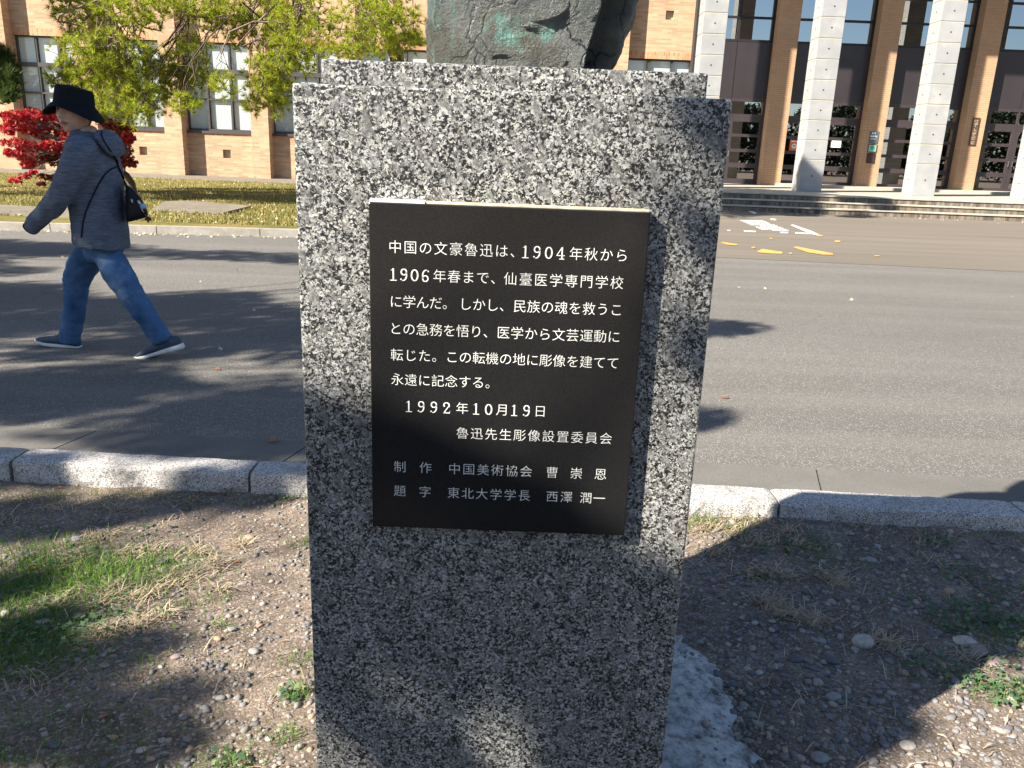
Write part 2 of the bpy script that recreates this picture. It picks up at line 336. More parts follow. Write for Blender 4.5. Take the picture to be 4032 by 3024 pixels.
M['bark'] = plain('bark', (0.10, 0.075, 0.058), 0.95, 0.45, 30)
M['twig'] = plain('pale_twig', (0.19, 0.14, 0.115), 0.95, 0.5, 30)
M['grass'] = leafmat('grass_blades', [(0, (0.055, 0.14, 0.018)), (0.6, (0.10, 0.22, 0.025)), (1, (0.19, 0.26, 0.05))], 0.35)
M['farblade'] = leafmat('lawn_blades', [(0, (0.10, 0.13, 0.026)), (0.5, (0.25, 0.215, 0.065)), (1, (0.38, 0.29, 0.125))], 0.3)
M['straw'] = leafmat('straw_blades', [(0, (0.26, 0.20, 0.13)), (0.6, (0.42, 0.34, 0.23)), (1, (0.56, 0.48, 0.36))], 0.25, 0.7)
M['weed'] = leafmat('weed_leaves', [(0, (0.05, 0.10, 0.05)), (0.7, (0.09, 0.16, 0.075)), (1, (0.18, 0.23, 0.09))], 0.3)
M['deadleaf'] = leafmat('dead_leaf', [(0, (0.30, 0.10, 0.045)), (0.6, (0.42, 0.15, 0.06)), (1, (0.46, 0.24, 0.13))], 0.2)
M['paleleaf'] = leafmat('pale_dead_leaf', [(0, (0.50, 0.36, 0.22)), (1, (0.66, 0.56, 0.42))], 0.2)
n = NT('pebble', 0.75, 0.3)
c = n.ramp(n.island(), [(0, (0.085, 0.085, 0.09)), (0.35, (0.155, 0.15, 0.15)), (0.7, (0.21, 0.192, 0.175)), (0.92, (0.32, 0.285, 0.25)), (1, (0.34, 0.24, 0.17))])
n.col(n.mix(1.0, c, n.ramp(n.noise(160, 4), [(0.3, 0.75), (0.7, 1.2)]), 'MULTIPLY')); M['pebble'] = n.m
def stone(name, c): 
    n = NT(name, 0.8, 0.25); f = n.noise(70, 6, 0.7); n.col(n.ramp(f, [(0.3, tuple(x * 0.7 for x in c)), (0.7, tuple(x * 1.2 for x in c))])); n.bump(f, 0.35, 0.004); return n.m
M['st_grey'] = stone('grey_stone', (0.24, 0.235, 0.225)); M['st_pale'] = stone('pale_stone', (0.40, 0.36, 0.31)); M['st_tan'] = stone('tan_stone', (0.33, 0.24, 0.165)); M['st_dark'] = stone('dark_stone', (0.115, 0.112, 0.118)); M['st_mauve'] = stone('mauve_stone', (0.25, 0.19, 0.18))
# person
n = NT('heather_fleece', 0.95, 0.1)
f = n.noise(26, 5, 0.75, n.map((0.6, 0.6, 5.0), (0, R(8), 0)))
n.col(n.ramp(f, [(0.28, (0.050, 0.064, 0.090)), (0.52, (0.110, 0.128, 0.165)), (0.75, (0.20, 0.215, 0.25))])); n.bump(f, 0.25, 0.004); M['fleece'] = n.m
n = NT('denim', 0.9, 0.15)
f = n.noise(5, 4, 0.6); g = n.noise(220, 3, 0.7, n.map((1, 1, 0.35)))
c = n.ramp(f, [(0.3, (0.030, 0.072, 0.155)), (0.55, (0.072, 0.14, 0.26)), (0.75, (0.23, 0.32, 0.44))]); n.col(n.mix(1.0, c, n.ramp(g, [(0.3, 0.75), (0.7, 1.2)]), 'MULTIPLY')); n.bump(g, 0.2, 0.002); M['denim'] = n.m
n = NT('skin', 0.55, 0.35); n.col(n.ramp(n.noise(30, 4), [(0.3, (0.50, 0.30, 0.22)), (0.7, (0.62, 0.39, 0.29))])); n.p.inputs['Subsurface Weight'].default_value = 0.08; n.p.inputs['Subsurface Radius'].default_value = (0.01, 0.004, 0.002); M['skin'] = n.m
M['lip'] = plain('lips', (0.32, 0.12, 0.105), 0.5); M['mouth'] = plain('mouth_line', (0.07, 0.02, 0.02), 0.6); M['eye'] = plain('eye', (0.03, 0.02, 0.018), 0.3); M['hair'] = plain('black_hair', (0.012, 0.010, 0.010), 0.5, 0.3, 80)
M['hat'] = plain('black_felt', (0.010, 0.012, 0.016), 0.9, 0.3, 120, 0.1)
M['trim'] = plain('navy_trim', (0.006, 0.008, 0.018), 0.8); M['shoe'] = plain('navy_knit', (0.055, 0.075, 0.105), 0.85, 0.3, 150); M['sole'] = plain('white_sole', (0.62, 0.63, 0.62), 0.6, 0.08)
M['bag'] = plain('black_nylon', (0.006, 0.006, 0.010), 0.6, 0.3, 60, 0.3); M['charm'] = plain('blue_charm', (0.30, 0.50, 0.66), 0.3); M['pom'] = plain('wine_tassel', (0.15, 0.025, 0.05), 0.9); M['silver'] = plain('silver', (0.55, 0.55, 0.56), 0.35, 0.1, metal=0.8)
M['sgrey'] = plain('grey_sign_face', (0.10, 0.125, 0.155), 0.4, 0.08); M['sgreen'] = plain('green_sign_face', (0.20, 0.52, 0.40), 0.5, 0.08); M['sgreen2'] = plain('green_sign_print', (0.07, 0.22, 0.17), 0.5); M['swhite'] = plain('white_print', (0.75, 0.75, 0.74), 0.6)
M['bplate'] = plain('bronze_plate', (0.055, 0.035, 0.03), 0.45, 0.3, 10); M['nameboard'] = plain('brown_board', (0.085, 0.055, 0.04), 0.6, 0.25, 12); M['relief'] = plain('raised_characters', (0.36, 0.25, 0.17), 0.6); M['orange'] = plain('orange_sign_face', (0.62, 0.16, 0.06), 0.5, 0.08); M['sred'] = plain('heart_print', (0.45, 0.14, 0.09), 0.6)

# ================================================================== THE SETTING: ground, road, kerbs, lawn
def sheet(name, pts, z, mat, kind='structure'):
    b = MB(); b.poly([(p[0], p[1], z) for p in pts]); return tag(b.build(name, mat), kind=kind)
sheet('ground', [(-260, -260), (260, -260), (260, 260), (-260, 260)], -0.16, M['soil'])
KY = lambda x: 2.997 - 0.041 * x               # dirt-side face of the near kerb
FY = lambda x: 12.30 + 0.125 * (x + 1.0) if x < -1 else 12.30 - 0.07 * (x + 1.0)   # far road edge
xs = np.linspace(-40, 40, 41)
sheet('road', [(x, KY(x) + 0.10) for x in xs] + [(x, max(FY(x), KY(x) + 5) if abs(x) > 20 else FY(x)) for x in xs[::-1]], 0.0, M['asphalt'])
def edge_r(x): return 11.78 - 0.10 * x
sheet('plaza', [(-0.6, 11.8), (40, 8.2), (60, 31), (-0.6, 31)], 0.004, M['oldasphalt'])
gx = [-12, -4.6, -2.05, -1.02, -0.25, 0.6, 1.3, 2.6, 5.0, 12]
b = MB()
for i in range(len(gx) - 1):
    x0, x1 = gx[i] + 0.004, gx[i + 1] - 0.004; sk = 0.10
    b.prism([(x0, KY(x0) + 0.12, 0.002), (x1, KY(x1) + 0.12, 0.002), (x1 + sk, KY(x1) + 0.50, 0.002), (x0 + sk, KY(x0) + 0.50, 0.002)], 0.006)
tag(b.build('gutter_strip', M['gutter']), kind='structure')
# near kerb: rough-split granite stones
kj = [-9.0, -6.4, -4.2, GK(38, 985, .05)[0], GK(546, 1012, .05)[0], 0.20, GK(1672, 1068, .05)[0], GK(2190, 1090, .05)[0], 3.7, 5.6, 8.0]
b = MB()
for i in range(len(kj) - 1):
    x0, x1 = kj[i] + 0.002, kj[i + 1] - 0.002; nx = max(6, int((x1 - x0) / 0.022)); prof = [(0.0, -0.16), (0.0, -0.10), (0.0, -0.06), (0.0, -0.02), (0.0, 0.015), (0.001, 0.036), (0.004, 0.045), (0.012, 0.051), (0.05, 0.052), (0.10, 0.052), (0.138, 0.051), (0.149, 0.046), (0.152, 0.02), (0.152, -0.02)]
    rows = []
    for k in range(nx + 1):
        x = x0 + (x1 - x0) * k / nx; row = []; ed = min(k, nx - k); er = 0.004 if ed == 0 else 0
        for py, pz in prof:
            q = noise.noise(Vector((x * 9, pz * 12, i * 7.3))); q2 = noise.noise(Vector((x * 34, pz * 40, i * 3.1)))
            dy = (q * 0.012 + q2 * 0.006 - 0.006) if py < 0.012 else 0
            dz = (q * 0.003 + q2 * 0.0015) if pz > 0.03 else 0
            row.append((x + (er if k == 0 else -er if k == nx else 0), KY(x) + py + dy + er * (1 if py < .05 else -1), pz + dz - er))
        rows.append(row)
    nvp = len(prof); vs = [p for r in rows for p in r]; fs = [(k * nvp + j, k * nvp + j + 1, (k + 1) * nvp + j + 1, (k + 1) * nvp + j) for k in range(nx) for j in range(nvp - 1)]
    fs += [tuple(range(nvp)), tuple(nx * nvp + j for j in range(nvp))[::-1]]
    b.add(vs, fs)
tag(b.build('kerb', M['kerb'], smooth=False), kind='structure')
# far kerb and lawn
b = MB()
fx = list(np.linspace(-34, -0.9, 24))
for i in range(len(fx) - 1):
    x0, x1 = fx[i] + 0.006, fx[i + 1] - 0.006
    b.prism([(x0, FY(x0), -0.05), (x1, FY(x1), -0.05), (x1, FY(x1) + 0.16, -0.05), (x0, FY(x0) + 0.16, -0.05)], 0.16)
tag(b.build('far_kerb', M['farkerb']), kind='structure')
nx, ny = 120, 60; vs = []
for j in range(ny + 1):
    for i in range(nx + 1):
        x = -36 + 35.2 * i / nx; y0 = FY(x) + 0.165; y = y0 + (27.6 - y0) * j / ny
        vs.append((x, y, 0.095 - 0.075 * j / ny + 0.02 * noise.noise(Vector((x * .5, y * .5, 0)))))
fc = np.array([(j * (nx + 1) + i, j * (nx + 1) + i + 1, (j + 1) * (nx + 1) + i + 1, (j + 1) * (nx + 1) + i) for j in range(ny) for i in range(nx)])
tag(link('lawn', np_mesh('lawn', np.array(vs), fc), M['lawn']), kind='structure')
sheet('apron', [(-40, 27.6), (1.0, 27.6), (1.0, 31.4), (-40, 31.4)], 0.012, M['paving'])
b = MB()                                       # worn path across the lawn
p0, p1, p2, p3 = G(-200, 835, .1), G(300, 862, .1), G(300, 830, .1), G(-200, 802, .1)
b.prism([(p[0], p[1], 0.0) for p in (p0, p1, p2, p3)], 0.135); 
tag(b.build('path', M['paving']), kind='structure')
b = MB(); q = [G(600, 826, .1), G(880, 842, .1), G(990, 815, .1), G(760, 795, .1), G(650, 798, .1)]
b.prism([(p[0], p[1], 0.0) for p in q], 0.125, 0)
tag(b.build('paving_slab', M['paving']), kind='structure')
# blades over the far lawn
def blades(n, px, py, pz, h, wd, lean=0.5):
    a = rng.uniform(0, 2 * np.pi, n); dx, dy = np.cos(a), np.sin(a); le = rng.uniform(0.1, 1, n) * lean
    hh = h * rng.uniform(0.6, 1.3, n); b0 = np.stack([px - dy * wd, py + dx * wd, pz], 1); b1 = np.stack([px + dy * wd, py - dx * wd, pz], 1)
    mid = np.stack([px + dx * le * hh * 0.35, py + dy * le * hh * 0.35, pz + hh * 0.6], 1)
    tip = np.stack([px + dx * le * hh, py + dy * le * hh, pz + hh * (1.05 - 0.5 * le)], 1)
    off = np.stack([-dy * wd * 0.7, dx * wd * 0.7, np.zeros(n)], 1)
    v = np.stack([b0, b1, mid - off, mid + off, tip], 1).reshape(-1, 3)
    k = np.arange(n)[:, None] * 5
    f = np.concatenate([k + np.array([[0, 1, 2]]), k + np.array([[0, 2, 3]]), k + np.array([[3, 2, 4]])], 1).reshape(-1, 3)
    return v, f
n_ = 26000; yy = 12.6 + 15 * rng.uniform(0, 1, n_) ** 1.3; xx = -rng.uniform(0.05, 0.72, n_) * yy; keep = (yy > np.array([FY(x) for x in xx]) + 0.2)
xx, yy = xx[keep], yy[keep]
v, f = blades(len(xx), xx, yy, 0.09 - 0.07 * (yy - 12.5) / 15, 0.06, 0.008, 0.9)
tag(link('lawn_grass', np_mesh('lawn_grass', v, f), M['farblade']), kind='stuff')

# road paint: worn white patches and orange strokes on the plaza
def zq(x, y): return G(2800 + x / 3.16, 800 + y / 3.16, 0.012)
rw = random.Random(3)
b = MB()
def paint(b, pts, mi=0): b.poly([(p[0], p[1], 0.012) for p in pts], mi)
for r_ in range(10):                           # broken rows of white paint
    y = 212 + r_ * 13.5; xa = 370 + r_ * 32; xb = 660 + r_ * 35
    x = xa
    while x < xb:
        wd = rw.uniform(40, 110); x2 = min(x + wd, xb)
        if rw.random() < 0.93: paint(b, [zq(x, y + 9), zq(x2, y + 9 + rw.uniform(-1, 2)), zq(x2 - 14, y), zq(x - 14, y + rw.uniform(-1, 1))])
        x = x2 + rw.uniform(3, 14)
for pts in ([(985, 272), (1020, 266), (1250, 345), (1345, 392), (1270, 390), (1180, 355)], [(735, 195), (760, 185), (815, 205), (800, 213), (740, 208)], [(1045, 362), (1240, 372), (1245, 386), (1048, 380)], [(855, 355), (960, 358), (958, 374), (862, 372)], [(400, 340), (555, 345), (558, 360), (420, 356)], [(205, 333), (240, 333), (238, 346), (200, 344)], [(450, 95), (510, 92), (575, 125), (540, 135)]):
    paint(b, [zq(*p) for p in pts])
tag(b.build('white_marking', M['whitepaint']), kind='structure')
b = MB()
for pts in ([(1020, 548), (1060, 538), (1510, 622), (1520, 640), (1400, 640), (1200, 610)], [(570, 600), (640, 568), (890, 605), (885, 628), (760, 625), (600, 612)], [(115, 490), (150, 482), (330, 510), (325, 524), (200, 515)], [(1300, 398), (1350, 390), (1400, 402), (1380, 412), (1320, 410)], [(1535, 468), (1560, 460), (1615, 470), (1600, 486), (1545, 484)], [(500, 545), (545, 542), (550, 556), (510, 560)], [(725, 432), (765, 432), (765, 444), (730, 444)], [(970, 615), (1005, 615), (1010, 630), (975, 630)], [(2030, 648), (2095, 650), (2095, 660), (2035, 660)]):
    paint(b, [zq(*p) for p in pts])
tag(b.build('orange_marking', M['orangepaint']), kind='structure')

# near soil, with small humps
gx0, gx1, gy0, step = -3.4, 3.4, -0.6, 0.02
nx = int((gx1 - gx0) / step); ny = 190
X = np.linspace(gx0, gx1, nx + 1); vs = np.zeros((ny + 1, nx + 1, 3))
def soil_z(x, y):
    d = KY(x) - y
    z = -0.062 + (0.036 - 0.010 * math.tanh(-x)) * max(0, 1 - d / 0.40) ** 1.3 + 0.016 * noise.noise(Vector((x * 2.2, y * 2.2, 1.7))) + 0.006 * noise.noise(Vector((x * 9, y * 9, 4.1)))
    return z
for j in range(ny + 1):
    for i in range(nx + 1):
        x = X[i]; yk = KY(x) + 0.03; y = gy0 + (yk - gy0) * j / ny
        vs[j, i] = (x, y, soil_z(x, y) + 0.0035 * noise.noise(Vector((x * 40, y * 40, 9.0))) + 0.002 * noise.noise(Vector((x * 90, y * 90, 3.0))))
fc = np.array([(j * (nx + 1) + i, j * (nx + 1) + i + 1, (j + 1) * (nx + 1) + i + 1, (j + 1) * (nx + 1) + i) for j in range(ny) for i in range(nx)])
tag(link('soil_verge', np_mesh('soil_verge', vs.reshape(-1, 3), fc), M['soil'], smooth=True), kind='structure')
sheet('verge_ground', [(-40, -30), (40, -30), (40, KY(40) + 0.03), (-40, KY(-40) + 0.03)], -0.115, M['soil'])

# ================================================================== BRICK WING
YW, YP = 31.3, 30.84
wing = empty('brick_building', (-8, 31.3, 0), 'long orange brick school building with tall dark framed windows behind the lawn', 'building')
PR = [-21.7, -18.50, -15.50, -12.42, -9.24, -6.01, -2.77, 0.47, 3.70]      # right edges of the pilasters
PW = 0.64
wallb = MB()
def wall_holes(b, x0, x1, z0, z1, holes, y0=YW, dep=0.34, mi=0):
    xsn = sorted({x0, x1, *[h[0] for h in holes], *[h[1] for h in holes]}); zsn = sorted({z0, z1, *[h[2] for h in holes], *[h[3] for h in holes]})
    for xa, xb in zip(xsn, xsn[1:]):
        for za, zb in zip(zsn, zsn[1:]):
            cx, cz = (xa + xb) / 2, (za + zb) / 2
            if any(h[0] < cx < h[1] and h[2] < cz < h[3] for h in holes): continue
            b.box(xa, xb, y0, y0 + dep, za, zb, mi)
WZ0, WZ1 = 1.56, 4.70
def window(x0, x1, z0, z1, parent):
    cx = [x0, x0 + (x1 - x0) * 0.315, x0 + (x1 - x0) * 0.66, x1]; yf = YW + 0.10
    f = MB(); fr = 0.05
    f.box(x0 - 0.02, x1 + 0.02, YW - 0.05, YW + 0.10, z0 - 0.02, z0 + 0.075, 0)      # sill
    f.box(x0, x1, yf, yf + 0.09, z0 + 0.075, z0 + 0.15); f.box(x0, x1, yf, yf + 0.09, z1 - fr, z1)
    f.box(x0, x0 + fr, yf, yf + 0.09, z0 + 0.15, z1 - fr); f.box(x1 - fr, x1, yf, yf + 0.09, z0 + 0.15, z1 - fr)
    f.box(x0 + fr, x1 - fr, yf - 0.02, yf + 0.09, 3.65, 3.80); f.box(x0 + fr, x1 - fr, yf, yf + 0.09, 2.72, 2.78)
    for c in cx[1:3]:
        f.box(c - 0.035, c + 0.035, yf - 0.012, yf + 0.088, z0 + 0.152, 2.718); f.box(c - 0.035, c + 0.035, yf - 0.012, yf + 0.088, 2.782, 3.648); f.box(c - 0.035, c + 0.035, yf - 0.012, yf + 0.088, 3.802, z1 - fr - .002)
    w_ = f.build('window', M['alu'], parent)
    g = MB(); g.poly([(x0 + .04, yf + 0.05, z0 + .1), (x1 - .04, yf + 0.05, z0 + .1), (x1 - .04, yf + 0.05, z1 - .04), (x0 + .04, yf + 0.05, z1 - .04)]); gp = g.build('pane', M['glass']); gp.parent = w_
    bl = MB()
    for k in range(3): bl.box(cx[k] + 0.045, cx[k + 1] - 0.045, yf + 0.125, yf + 0.14, z0 + 0.10 + rw.choice([0, 0, 0.0]), z1 - 0.05)
    bp = bl.build('blind', M['blind']); bp.parent = w_
    return w_
vents = []
for i in range(len(PR)):
    xl = PR[i]; xr = (PR[i + 1] - PW) if i + 1 < len(PR) else 6.20
    mid = (xl + xr) / 2
    holes = [(xl + 0.03, xr, WZ0, WZ1), (mid + 0.02, mid + 0.31, 0.68, 0.98), (mid + 0.02, mid + 0.31, 6.02, 6.32)]
    wall_holes(wallb, xl, xr, -0.3, 12.5, holes)
    wallb.box(xl, xr, YW - 0.003, YW + 0.1, WZ1, WZ1 + 0.24, 1); wallb.box(xl, xr, YW - 0.003, YW + 0.1, WZ0 - 0.10, WZ0 - 0.021, 1)
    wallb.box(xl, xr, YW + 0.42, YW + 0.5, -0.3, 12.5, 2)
    vents.append(mid)
wallb.box(-40, PR[0] - PW, YW, YW + 0.3, -0.3, 12.5, 0)
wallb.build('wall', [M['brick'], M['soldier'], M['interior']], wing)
for i in range(len(PR)):
    b = MB(); b.box(PR[i] - PW, PR[i], YP, YW + 0.3, -0.3, 12.5); b.build('pilaster', M['brick'], wing)
    xl = PR[i]; xr = (PR[i + 1] - PW) if i + 1 < len(PR) else 6.20
    if i >= 1: window(xl + 0.03, xr, WZ0, WZ1, wing)
    for z in (0.68, 6.02):
        if i in (2, 3, 4) and z < 1 or i == 8:
            b = MB(); x0 = vents[i] + 0.02; b.box(x0 - 0.0, x0 + 0.29, YW + 0.17, YW + 0.20, z, z + 0.30); b.build('vent', M['joint'], wing)

# ================================================================== ENTRANCE HALL
hall = empty('entrance_hall', (10, 26, 0), 'concrete columned entrance hall with brown brick piers and dark glass doors', 'building')
ZS = 0.47
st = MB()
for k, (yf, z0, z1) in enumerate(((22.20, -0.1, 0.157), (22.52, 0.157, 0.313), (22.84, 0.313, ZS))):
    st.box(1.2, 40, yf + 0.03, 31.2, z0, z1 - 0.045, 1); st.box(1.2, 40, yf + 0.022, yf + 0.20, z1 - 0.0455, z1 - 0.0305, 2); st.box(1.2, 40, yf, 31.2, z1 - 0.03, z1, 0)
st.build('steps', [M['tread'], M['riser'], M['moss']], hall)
b = MB(); b.box(9.25, 30, 29.3, 30.62, ZS, ZS + 0.09, 0); b.build('threshold', M['tread'], hall)
CXL = [1.71, 5.11, 8.475, 11.91, 15.29, 18.70]; CW = 0.69; CY0 = 25.3  # first column is unseen, added to shade the leftmost pier
for x in CXL:
    b = MB(); z = ZS + 0.002; k = 0
    zj = [ZS + 0.002] + [0.85 + 0.565 * q for q in range(1, 20)]
    for za, zb in zip(zj, zj[1:]):
        b.box(x, x + CW, CY0, CY0 + CW, za, zb - 0.022, 0, bev=0.008)
        b.box(x + 0.012, x + CW - 0.012, CY0 + 0.012, CY0 + CW - 0.012, zb - 0.022, zb, 1)
        zc = (za + zb) / 2 - 0.01
        for (cx, cy, ax) in ((x + CW / 2, CY0 - 0.002, 'y'), (x - 0.002, CY0 + CW / 2, 'x')):
            pts = [(cx + 0.026 * math.cos(t), cy, zc + 0.026 * math.sin(t)) if ax == 'y' else (cx, cy + 0.026 * math.cos(t), zc + 0.026 * math.sin(t)) for t in np.linspace(0, 2 * np.pi, 11)[:-1]]
            b.poly(pts, 2)
    b.build('column', [M['conc'], M['joint'], M['hole']], hall)
b = MB(); b.box(1.2, 40, 24.95, 31.2, 11.62, 12.6, 0); b.build('roof', M['conc'], hall)
PX = [(8.69, 9.43), (12.17, 12.90), (15.68, 16.40), (19.14, 19.86)]
for x0, x1 in PX:
    b = MB(); b.box(x0, x1, 30.2, 30.75, ZS + 0.002, 11.62); b.build('pier', M['tile'], hall)
YG = 30.62
bays = [(6.22, 8.69), (9.43, 12.17), (12.90, 15.68), (16.40, 19.14), (19.86, 22.6)]
def pane(x0, x1, z0, z1, y, parent, mat='dglass'):
    g = MB(); g.poly([(x0, y, z0), (x1, y, z0), (x1, y, z1), (x0, y, z1)]); p = g.build('pane', M[mat]); p.parent = parent; return p
rails = [(0.48, 0.66), (1.05, 1.21), (1.59, 1.70), (2.12, 2.22), (2.64, 2.84)]
for x0, x1 in bays:
    mid = (x0 + x1) / 2
    for xa, xb, hinge in ((x0, mid, 0), (mid, x1, 1)):      # a glazed door in each half
        b = MB(); b.box(xa + .004, xa + 0.13, YG, YG + 0.07, 0.48, 2.84); b.box(xb - 0.13, xb - .004, YG, YG + 0.07, 0.48, 2.84)
        for za, zb in rails: b.box(xa + 0.13, xb - 0.13, YG + 0.003, YG + 0.067, za, zb)
        d = b.build('door', M['door'], hall)
        pane(xa + 0.12, xb - 0.12, 0.6, 2.7, YG + 0.04, d)
        hx = xa + 0.07 if hinge else xb - 0.07
        h = MB(); h.tube([(hx, YG - 0.05, 1.42), (hx, YG - 0.05, 1.62)], 0.012, 8); h.box(hx - 0.01, hx + 0.01, YG - 0.05, YG, 1.44, 1.455); h.box(hx - 0.01, hx + 0.01, YG - 0.05, YG, 1.585, 1.60); hh = h.build('handle', M['steel']); hh.parent = d
    b = MB()
    b.box(x0, x1, YG, YG + 0.07, 2.842, 2.90); b.box(x0, x1, YG, YG + 0.07, 3.32, 3.42)
    for x in (x0, mid - 0.04, x1 - 0.08): b.box(x, x + 0.08, YG + .003, YG + 0.067, 2.90, 3.32)
    t = b.build('transom_window', M['door'], hall); pane(x0 + 0.05, x1 - 0.05, 2.88, 3.35, YG + 0.04, t)
    b = MB(); b.box(x0, mid - 0.012, YG, YG + 0.05, 3.422, 5.30); b.box(mid + 0.012, x1, YG, YG + 0.05, 3.422, 5.30); b.box(mid - 0.012, mid + 0.012, YG + 0.02, YG + 0.05, 3.422, 5.30)
    b.build('spandrel_panel', M['panel'], hall)
    b = MB()
    for zr in (5.302, 6.05, 6.82, 7.6, 8.4, 9.2, 10.0): b.box(x0, x1, YG - 0.01, YG + 0.08, zr, zr + 0.075)
    for x in (x0, mid - 0.05, x1 - 0.10): 
        b.box(x, x + 0.10, YG + 0.002, YG + 0.07, 5.30, 11.6)
    t = b.build('upper_window', M['frame'], hall); pane(x0 + 0.05, x1 - 0.05, 5.33, 11.6, YG + 0.04, t)
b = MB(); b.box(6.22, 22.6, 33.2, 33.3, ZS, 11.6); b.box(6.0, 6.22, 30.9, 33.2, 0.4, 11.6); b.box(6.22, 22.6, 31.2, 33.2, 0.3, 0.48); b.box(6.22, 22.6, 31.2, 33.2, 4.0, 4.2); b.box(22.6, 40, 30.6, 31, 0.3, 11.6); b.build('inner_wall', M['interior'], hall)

# signs on the piers and the glass
def board(name, x0, x1, y, z0, z1, mat, label, cat, fr=None, dep=0.025):
    o = empty(name, ((x0 + x1) / 2, y, z0), label, cat)
    b = MB(); b.box(x0, x1, y - dep, y - 0.001, z0, z1, 0, 0.004); b.build('face', mat, o)
    if fr:
        b = MB(); e = 0.018
        b.box(x0 - e, x1 + e, y - dep - 0.006, y - 0.002, z1, z1 + e); b.box(x0 - e, x1 + e, y - dep - 0.006, y - 0.002, z0 - e, z0); b.box(x0 - e, x0, y - dep - 0.006, y - 0.002, z0, z1); b.box(x1, x1 + e, y - dep - 0.006, y - 0.002, z0, z1); b.build('frame', fr, o)
    return o
def zs(x, y, Y=30.2): return A(3395 + x / 11.44, 505 + y / 11.44, Y)
a, c = zs(240, 660), zs(800, 150)
o = board('sign_board', a[0] + .03, c[0] - .03, 30.2, a[2], c[2], M['sgrey'], 'blue grey square sign with white lines, uppermost on the brick pier', 'sign')
x0, x1, z0, z1 = a[0] + .03, c[0] - .03, a[2], c[2]; W_, H_ = x1 - x0, z1 - z0
b = MB()
for (u0, u1, v0, v1) in ((.22, .32, .76, .92), (.36, .46, .78, .90), (.50, .64, .76, .94), (.10, .28, .52, .64), (.31, .52, .51, .65), (.55, .72, .52, .66), (.75, .82, .50, .64), (.12, .74, .37, .40), (.12, .70, .30, .325)):
    b.box(x0 + u0 * W_, x0 + u1 * W_, 30.2 - 0.0275, 30.2 - 0.02, z0 + v0 * H_, z0 + v1 * H_)
b.build('print', M['swhite'], o)
a, c = zs(225, 1050), zs(665, 760)
o = board('sign_board', a[0] + .02, c[0] - .02, 30.2, a[2], c[2], M['sgreen'], 'small mint green sign between the grey and the dark plates', 'sign', M['bplate'])
x0, x1, z0, z1 = a[0] + .02, c[0] - .02, a[2], c[2]; W_, H_ = x1 - x0, z1 - z0; b = MB()
for (u0, u1, v0, v1) in ((.18, .82, .52, .66), (.28, .70, .70, .82), (.22, .80, .40, .47), (.30, .74, .28, .33)): b.box(x0 + u0 * W_, x0 + u1 * W_, 30.2 - 0.0275, 30.2 - 0.02, z0 + v0 * H_, z0 + v1 * H_)
b.build('print', M['sgreen2'], o)
a, c = zs(165, 1540), zs(590, 1160)
board('wall_plaque', a[0] + .02, c[0] - .02, 30.2, a[2], c[2], M['bplate'], 'dark bronze plaque under the mint green sign', 'plaque', M['frame'])
def zn(x, y): return A(3800 + x / 12.76, 455 + y / 12.76, 30.2)
a, c = zn(330, 1500), zn(560, 140)
x0 = (a[0] + c[0]) / 2 - 0.105; x1 = x0 + 0.21
o = board('name_board', x0, x1, 30.2, a[2] + .02, c[2], M['nameboard'], 'tall narrow brown name board with raised characters on the right pier', 'sign', M['bplate'], 0.03)
b = MB(); hz = (c[2] - a[2] - .02) / 6
for k in range(6):
    for q in range(5):
        ux, uz = rw.uniform(0.035, 0.10), rw.uniform(0.05, 0.75)
        if q % 2: b.box(x0 + 0.04, x1 - 0.04, 30.2 - 0.036, 30.2 - 0.028, a[2] + .02 + hz * (k + uz), a[2] + .02 + hz * (k + uz) + 0.022)
        else: b.box(x0 + ux, x0 + ux + 0.022, 30.2 - 0.0365, 30.2 - 0.0285, a[2] + .03 + hz * k, a[2] + hz * (k + 0.8))
b.build('characters', M['relief'], o)
def z8(x, y, Y=YG): return A(2800 + x / 3.687, 400 + y / 3.687, Y)
a, c = z8(1128, 708), z8(1260, 556)
o = board('notice_sign', a[0], c[0] + .05, YG - 0.004, a[2], c[2], M['orange'], 'orange sign with a white ring and heart on the dark glass', 'sign', None, 0.008)
b = MB(); cx, cz = (a[0] + c[0] + .05) / 2, a[2] + (c[2] - a[2]) * 0.42; rr = (c[2] - a[2]) * 0.23
b.poly([(cx + rr * math.cos(t), YG - 0.0135, cz + rr * math.sin(t)) for t in np.linspace(0, 2 * np.pi, 25)[:-1]], 0); b.box(a[0] + .04, c[0], YG - 0.0135, YG - 0.011, a[2] + (c[2] - a[2]) * .80, a[2] + (c[2] - a[2]) * .9, 0)
b.poly([(cx + rr * 0.034 * 16 * math.sin(t) ** 3, YG - 0.0155, cz + rr * 0.034 * (13 * math.cos(t) - 5 * math.cos(2 * t) - 2 * math.cos(3 * t) - math.cos(4 * t))) for t in np.linspace(0, 2 * np.pi, 25)[:-1]], 1)
b.build('print', [M['swhite'], M['sred']], o)
a, c = z8(1740, 665), z8(1892, 572)
o = board('notice_board', a[0], c[0], YG - 0.004, a[2], c[2], M['swhite'], 'blank white notice panel on the glass door beside the shaded column', 'notice', None, 0.012)

